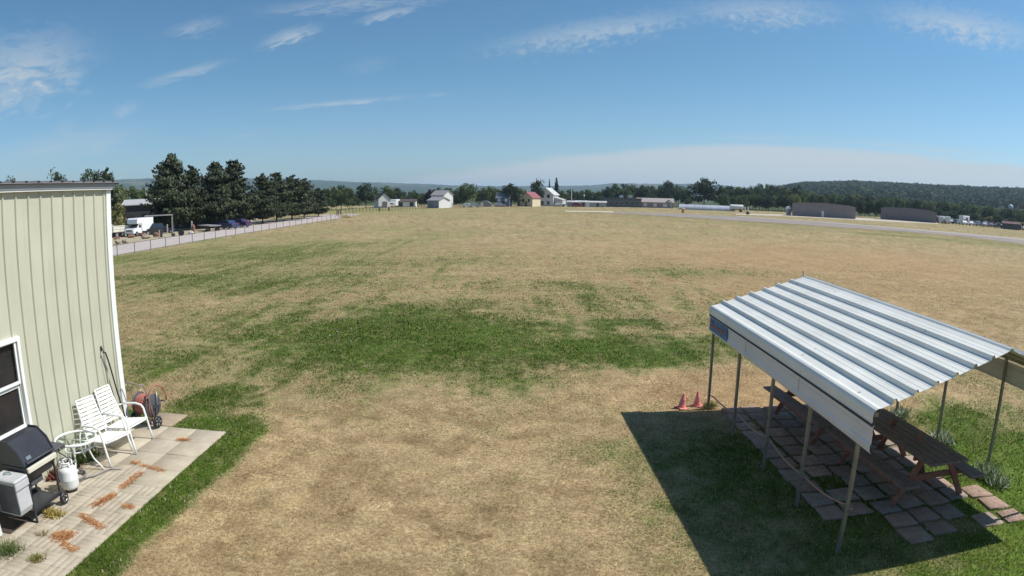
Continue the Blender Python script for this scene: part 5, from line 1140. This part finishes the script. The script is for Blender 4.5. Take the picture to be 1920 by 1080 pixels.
fp = thing('flag_pole', 'tall white pole over the low grey sheds', 'pole', polar(1071.5, 252)); m = MB(); m.tube([(0, 0, 0), (0, 0, zat(1071.5, 355, 252))], [.16, .09], 8); m.build('pole', white_trim, fp); m = MB(); m.lathe([(.05, 0), (.16, .1), (.05, .25)], (0, 0, zat(1071.5, 355, 252)), 10); m.build('finial', white_trim, fp)
lp_ = thing('lamp_post', 'thin lamp post right of the tall white pole', 'lamp post', polar(1095, 255)); m = MB(); m.tube([(0, 0, 0), (0, 0, 4.2)], .09, 8); m.build('pole', galv, lp_); m = MB(); m.lathe([(.1, 4.1), (.35, 4.25), (.3, 4.6), (.1, 4.7)], n=10); m.build('lamp_head', whites, lp_)
for a in [(1075, 254, 2.0, 4.6, 'low grey shed at the foot of the tall white pole', (.36, .37, .39)), (1090, 256, 2.1, 4.4, 'low grey shed right of the tall white pole', (.42, .42, .43)), (1117, 256, 2.0, 8.0, 'long low grey shed left of the long dark building', (.38, .38, .40))]:
    q = hall('low_shed', a[4], polar(a[0], a[1]), R(-3), a[3], 4, a[2] - .3, .5, mat('shed_wall', a[5], .7), mat('shed_roof', (.45, .45, .46), .7)); opening(q, .6, .8, 1.0, 1.5, -2.03, dpane, 'door')
car('red', 'red car standing before the low grey sheds', polar(1083, 250), R(5), suv=True)
ut = thing('utility_box', 'bright white cabinet between the low grey sheds', 'cabinet', polar(1101, 251)); m = MB(); m.box((0, 0, .9), (1.3, 1.2, 1.8), bev=.05); m.build('body', whites, ut); m = MB(); m.box((0, 0, 1.84), (1.45, 1.35, .1)); m.build('cap', whites, ut)
db = thing('school_building', 'long dark flat roofed building with rows of windows', 'building', polar(1166, 268), R(-8))
m = MB(); m.box((0, 0, 1.7), (15.5, 8, 3.4)); m.build('wall', mat('dark_grey_facade', (.13, .13, .14), .8), db); m = MB(); m.box((0, 0, 3.5), (16.1, 8.6, .35)); m.build('roof', mat('dark_blue_roof', (.07, .075, .11), .7), db)
for k in range(7): opening(db, -6.3 + k * 2.05, 1.6, 1.3, 1.1, -4.03, dpane, 'window', mat('grey_frame', (.3, .3, .32), .6) if k == 0 else bpy.data.materials['grey_frame'])
for x in (-.3, 3.4): m = MB(); m.box((x, .5, 4.2), (1.6, 1.6, 1.0), bev=.05); m.build('roof_unit', mat('roof_unit_metal', (.6, .6, .58), .5), db)
hl = hall('brown_roofed_hall', 'low hall with a pale brown roof right of the long dark building', polar(1228, 272), R(-12), 15, 8, 2.2, 1.6, mat('pinkish_wall', (.32, .25, .24), .8), mat('pale_brown_roof', (.34, .29, .28), .8))
for x in (-4, 0, 4): opening(hl, x, 1.1, 1.4, 1.3, -4.03, whites, 'window')
hp = thing('white_gazebo', 'white arched porch at the right end of the brown roofed hall', 'porch', polar(1254, 268), R(-8)); m = MB()
m.tube(arc((0, 0, 1.7), .9, 0, math.pi, 10), .16, 8); m.tube([(-.9, 0, 0), (-.9, 0, 1.7)], .16, 8); m.tube([(.9, 0, 0), (.9, 0, 1.7)], .16, 8); m.build('arch', whites, hp); m = MB(); m.prism([(-1.3, 2.5), (0, 3.4), (1.3, 2.5)], 0, 3, 'Y'); m.build('roof', greyroof, hp)
# long silver hoop roof and white tank
sh = thing('silver_shelter', 'very long low silver hoop shelter on the far side of the runway', 'shelter', polar(1325, 250), R(-17))
m = MB(); m.prism([(3 * math.cos(a), 1.9 * math.sin(a)) for a in np.linspace(0, math.pi, 13)], -10.5, 10.5, 'X'); m.build('roof', mat('silver_tarp', (.42, .44, .50), .45, var=.1, scale=.4), sh)
m = MB()
for k in range(8): m.tube(arc((-10.5 + 3 * k, 0, 0), 3.02, 0, math.pi, 12, 'YZ'), .05, 6)
for i, v in enumerate(m.v): m.v[i] = (v[0], v[1], v[2] * .64)
m.build('ribs', galv, sh)
tk = thing('tank_trailer', 'bright white cylindrical tank trailer at the right end of the silver shelter', 'trailer', polar(1381, 246), R(-12))
m = MB(); m.lathe([(.3, -2.6), (.95, -2.45), (1.0, -2.2), (1.0, 2.2), (.95, 2.45), (.3, 2.6)], (0, 0, 1.5), 20, axis='X'); m.build('tank', whites, tk, True); m = MB(); m.box((0, 0, .6), (4.2, 1.0, .2)); m.build('frame', black_metal, tk)
for s in (-1, 1): wheel(tk, -1, s * .8, .4)
car('white', 'white car showing over the silver shelter, right one', polar(1346, 268), R(20)); car('silver', 'pale car showing over the silver shelter, left one', polar(1333, 270), R(15)); car('white', 'white van top over the left half of the silver shelter', polar(1307, 268), R(10), suv=True)
post('runway_marker', 'orange and yellow marker post left of the white tank trailer', 'marker', gp(1281, 399), 1.1, .5, mat('orange_marker', (.55, .3, .1), .7))
rock('hay_roll', 'dark equipment box below the white tank trailer', 'box', gp(1389, 397.5), (1.6, 1.2, 1.2), mat('dark_red_box', (.1, .05, .04), .8), 21); rock('hay_roll', 'dark low box beside the runway edge', 'box', gp(1402, 402), (1.8, 1.0, 1.0), mat('dark_box', (.07, .05, .04), .8), 22)
for px, lab in ((1397, 'white marker post right of the tank trailer, left one'), (1403, 'white marker post right of the tank trailer, right one')): post('marker_post', lab, 'post', polar(px, 250), 1.7, .22, whites)
# hangars
taupe = mat('taupe_metal', (.235, .2, .2), .6, var=.07, scale=.8); taupe2 = mat('dark_taupe_metal', (.17, .145, .15), .6, var=.07, scale=.8)
def hangar(label, px0, px1, d, h, m_, rz, parts=True):
    (x0, y0), (x1, y1) = polar(px0, d), polar(px1, d); L = math.hypot(x1 - x0, y1 - y0)
    t = thing('hangar', label, 'hangar', ((x0 + x1) / 2, (y0 + y1) / 2), math.atan2(y1 - y0, x1 - x0) + rz); D2 = 9
    m = MB(); m.prism([(-L / 2, 0), (-L / 2, h - .5), (-L / 2 + 2, h - .25), (0, h), (L / 2 - 2, h - .5), (L / 2, h - .9), (L / 2, 0)], 0, D2, 'Y'); m.build('wall', m_, t)
    m = MB(); m.prism([(-L / 2 - .2, h - .5), (-L / 2 + 2, h - .23), (0, h + .02), (L / 2 - 2, h - .48), (L / 2 + .2, h - .92), (L / 2 + .2, h - .78), (L / 2 - 2, h - .34), (0, h + .14), (-L / 2 + 2, h - .1), (-L / 2 - .2, h - .38)], -.2, D2 + .2, 'Y'); m.build('roof', mat('taupe_roof', (.2, .18, .185), .6), t)
    m = MB(); m.box((-L * .13, -.03, h * .45), (L * .46, .06, h * .8)); dr = m.build('sliding_door', m_, t)
    m = MB()
    for k in range(10): m.box((-L * .36 + k * L * .051, -.07, h * .45), (.05, .03, h * .8))
    m.build('door_ribs', m_, dr)
    m = MB(); m.box((-L * .02, -.1, 1.0), (.8, .05, 1.9)); m.build('door', whites if parts else m_, t)
    return t
hangar('large taupe hangar with a small white door facing the runway', 1486, 1605, 212, zat(1545, 381, 212), taupe, R(2)); hangar('darker taupe hangar beyond the gap, right of the large one', 1652, 1757, 238, zat(1700, 390.5, 238), taupe2, R(-2), False)
us = thing('fuel_station', 'white roofed small fuel cabin left of the large hangar', 'cabin', polar(1479, 214)); m = MB(); m.box((0, 0, 1), (1.2, 1.2, 2.0)); m.build('wall', mat('cabin_grey', (.4, .38, .38), .7), us); m = MB(); m.lathe([(1.1, 2.0), (1.1, 2.4), (.7, 2.8), (.2, 2.9)], n=14); m.build('roof', whites, us)
for px, py, lab in ((1724, 393, 'white box on the roof line of the darker hangar, left one'), (1737, 395, 'white box on the roof line of the darker hangar, right one')):
    q = trailer('box_truck', lab, polar(px, 262), R(10), 4.5, 2.2, 2.6, white_p, 'truck')
# car park
cols = ['white', 'silver', 'black', 'white', 'grey', 'blue', 'silver', 'red', 'white', 'navy', 'silver', 'grey']
_cn = {}
def clab(c, k):
    _cn[c, k] = _cn.get((c, k), -1) + 1; return '%s %s car from the left in the %s row of the far car park' % (ORD[_cn[c, k]], c, k)
ci = 0
for row, (d0, k, off) in enumerate(((248, 'front', 0), (258, 'middle', 5), (270, 'back', 9))):
    for j in range(13):
        px = 1768 + j * 13 + off * .6 - row * 2; c = cols[(ci * 5 + row * 3) % 12]; ci += 1
        car(c, clab(c, k), polar(px, d0 + j * -.8 + (j % 3) * .8), R(70 + (ci * 37) % 40 - 20), 'cars in the far car park, %s row' % k, suv=(ci % 3 == 0))
for i, (px, c) in enumerate(((1762, 'white'), (1775, 'white'))): trailer('van', 'tall white van at the left end of the far car park, %s one' % ('left', 'right')[i], polar(px, 244), R(70), 5, 2, 2.0, white_p, 'van')
trailer('van', 'white van roof standing above the other cars in the car park', polar(1809, 268), R(20), 5.4, 2.1, 2.6, white_p, 'van')
rd = hall('red_roofed_shop', 'dark shop with a red roof edge at the right end of the car park', polar(1897, 234), R(-40), 6, 4, 1.8, .6, mat('dark_blue_wall', (.07, .085, .11), .7), mat('dark_red_roof', (.09, .035, .035), .7)); opening(rd, 0, .9, 2.0, 1.1, -2.03, dpane, 'window')
wt_ = thing('water_tower', 'pale round water tank standing among the hillside trees at the right edge', 'water tower', polar(1895, 620), 0); zz = zat(1895, 389, 620)
m = MB(); m.lathe([(.5, zz - 2.4), (2.2, zz - 1.6), (2.6, zz), (2.2, zz + 1.6), (.6, zz + 2.6)], n=18); m.build('tank', mat('pale_tank', (.5, .5, .48), .5), wt_, True)
for k in range(4):
    a = R(45 + 90 * k); m = MB(); m.tube([(2 * math.cos(a), 2 * math.sin(a), 0), (1.6 * math.cos(a), 1.6 * math.sin(a), zz - 1.2)], .2, 6); m.build('leg', galv, wt_)
# low meadow fence before the left tree line
mf = thing('meadow_fence', 'low dark post and wire fence across the left meadow', 'fence', (0, 0, 0))
A, Bp = np.array(gp(648, 398.5)), np.array(gp(800, 392.3)); n = 26
for k in range(n + 1):
    p = A + (Bp - A) * k / n; m = MB(); m.tube([(p[0], p[1], 0), (p[0], p[1], 1.1)], .07 if k not in (10, 13) else .3, 6); m.build('post', wood_p, mf)
for z in (.45, .95): m = MB(); m.tube([(*A, z), (*Bp, z)], .025, 5); m.build('wire', fpost, mf)

# ------------------------------------------------------------------ hills
def hill(name, sil, r0, r1, r2, colf, seed, npx=420, nr=26):
    xs = np.linspace(sil[0][0], sil[-1][0], npx); ty_ = np.interp(xs, [s[0] for s in sil], [s[1] for s in sil]); V_ = []; rs = np.concatenate([np.linspace(r0, r1, nr), np.linspace(r1, r2, 6)[1:]])
    A_ = np.array([math.atan2(*ray(px, 385)[:2]) if abs(px - 960) < 1100 else (px - 960) / FPX for px in xs]); Z = np.array([zat(px, py, r1) for px, py in zip(xs, ty_)])
    X = np.sin(A_)[None] * rs[:, None]; Y = np.cos(A_)[None] * rs[:, None]; t = np.where(rs <= r1, (rs - r0) / (r1 - r0), 1 - .9 * (rs - r1) / (r2 - r1))[:, None]; H3 = Z[None] * (t ** .8)
    sc = r1 / 60.; H3 = H3 * (1 + .16 * (fbm(X / (sc * 5), Y / (sc * 5), seed) - .5) * (1 - np.abs(t * 2 - 1))) + (fbm(X / sc * 3.5, Y / sc * 3.5, seed + 3) - .5) * r1 * .0021 - 1.0 * (1 - t)
    nx2 = len(xs); ii = np.arange(nx2 * len(rs)).reshape(len(rs), nx2); F_ = np.stack([ii[:-1, :-1], ii[:-1, 1:], ii[1:, 1:], ii[1:, :-1]], -1).reshape(-1, 4)
    o = npmesh(name, np.stack([X, Y, H3], -1).reshape(-1, 3), F_, colf(X, Y).reshape(-1, 3), [attr_mat(name + '_cover', .95, noise=((.03, .45), (.008, .25)))], smooth=True); tag(o, kind='structure'); return o, X, Y, H3
def fcol(X, Y):
    n = fbm(X / 40, Y / 40, 5)[..., None]; f = sstep(.66, .7, fbm(X / 260, Y / 260, 15))[..., None]; return (np.array([.026, .045, .022]) * (.7 + .9 * n)) * (1 - f) + np.array([.12, .11, .05]) * f
far_sil = [(-150, 352), (100, 341), (300, 334), (480, 334), (560, 336), (600, 338), (660, 341), (720, 342.5), (800, 345), (860, 348), (930, 349), (1000, 348.5), (1060, 348.5), (1110, 347.5), (1145, 344), (1200, 344), (1250, 345), (1290, 344), (1330, 345), (1380, 351), (1440, 354), (1560, 362), (2100, 390)]
hill('far_hills', far_sil, 2600, 4600, 5600, fcol, 11)
near_sil = [(1380, 366), (1440, 353), (1480, 345.5), (1515, 341.5), (1560, 340.5), (1600, 339.5), (1650, 341.5), (1700, 344), (1750, 347), (1800, 349.5), (1860, 351), (1920, 353.5), (2000, 357), (2150, 362)]
_, HX, HY, HZ = hill('wooded_hill', [(a, b + 4) for a, b in near_sil], 560, 1350, 1700, lambda X, Y: np.ones(X.shape + (3,)) * np.array([.02, .034, .018]), 19)
def hill_forest():
    g = np.random.default_rng(3); rows, cols_ = 26, HX.shape[1]; n = 9000
    u = np.sqrt(g.uniform(.02, 1, n)) * (rows - 1.001); v = g.uniform(0, cols_ - 1.001, n); i, j = u.astype(int), v.astype(int); fu, fv = u - i, v - j
    def bil(A): return (A[i, j] * (1 - fu) + A[i + 1, j] * fu) * (1 - fv) + (A[i, j + 1] * (1 - fu) + A[i + 1, j + 1] * fu) * fv
    c = np.stack([bil(HX), bil(HY), bil(HZ)], -1); q = 16; VV, FF, TT = [], [], []
    r = g.uniform(3.0, 6.0, n); d = g.normal(0, 1, (n, q, 3)); d /= np.linalg.norm(d, axis=2, keepdims=True); d[..., 2] = np.abs(d[..., 2])
    C = c[:, None] + d * r[:, None, None] * g.uniform(.5, 1.05, (n, q, 1)) * np.array([1, 1, 1.1]); Nn = d + g.normal(0, .35, d.shape); S_ = np.repeat(r, q) * g.uniform(.28, .55, n * q)
    Vq, Fq_ = quads(C.reshape(-1, 3), Nn.reshape(-1, 3), S_, .8, g.uniform(0, 6.28, n * q)); tone = np.repeat(g.uniform(.78, 1.2, n), q) * g.uniform(.8, 1.2, n * q)
    base = np.where((g.random(n) < .2)[:, None], np.array([.065, .085, .03]), np.array([.036, .058, .03])); cc = np.repeat(base, q, 0) * tone[:, None]
    o = npmesh('hillside_forest', Vq, Fq_, np.repeat(cc, 4, 0), [attr_mat('forest_leaves', .9, noise=((.05, .2),), trans=.15)]); tag(o, kind='stuff')
hill_forest()
# ------------------------------------------------------------------ air
hm = MB(); hm.box((0, 3000, 85), (14600, 13000, 174)); hz = hm.build('haze', [])
hmat = bpy.data.materials.new('haze_air'); hmat.use_nodes = True; nt = hmat.node_tree; nt.nodes.remove(nt.nodes['Principled BSDF']); pv_ = nt.nodes.new('ShaderNodeVolumePrincipled')
pv_.inputs['Color'].default_value = (.62, .82, 1, 1); pv_.inputs['Density'].default_value = 1.5e-4; pv_.inputs['Anisotropy'].default_value = .2; nt.links.new(pv_.outputs[0], nt.nodes['Material Output'].inputs['Volume'])
hz.data.materials.append(hmat); tag(hz, kind='stuff')
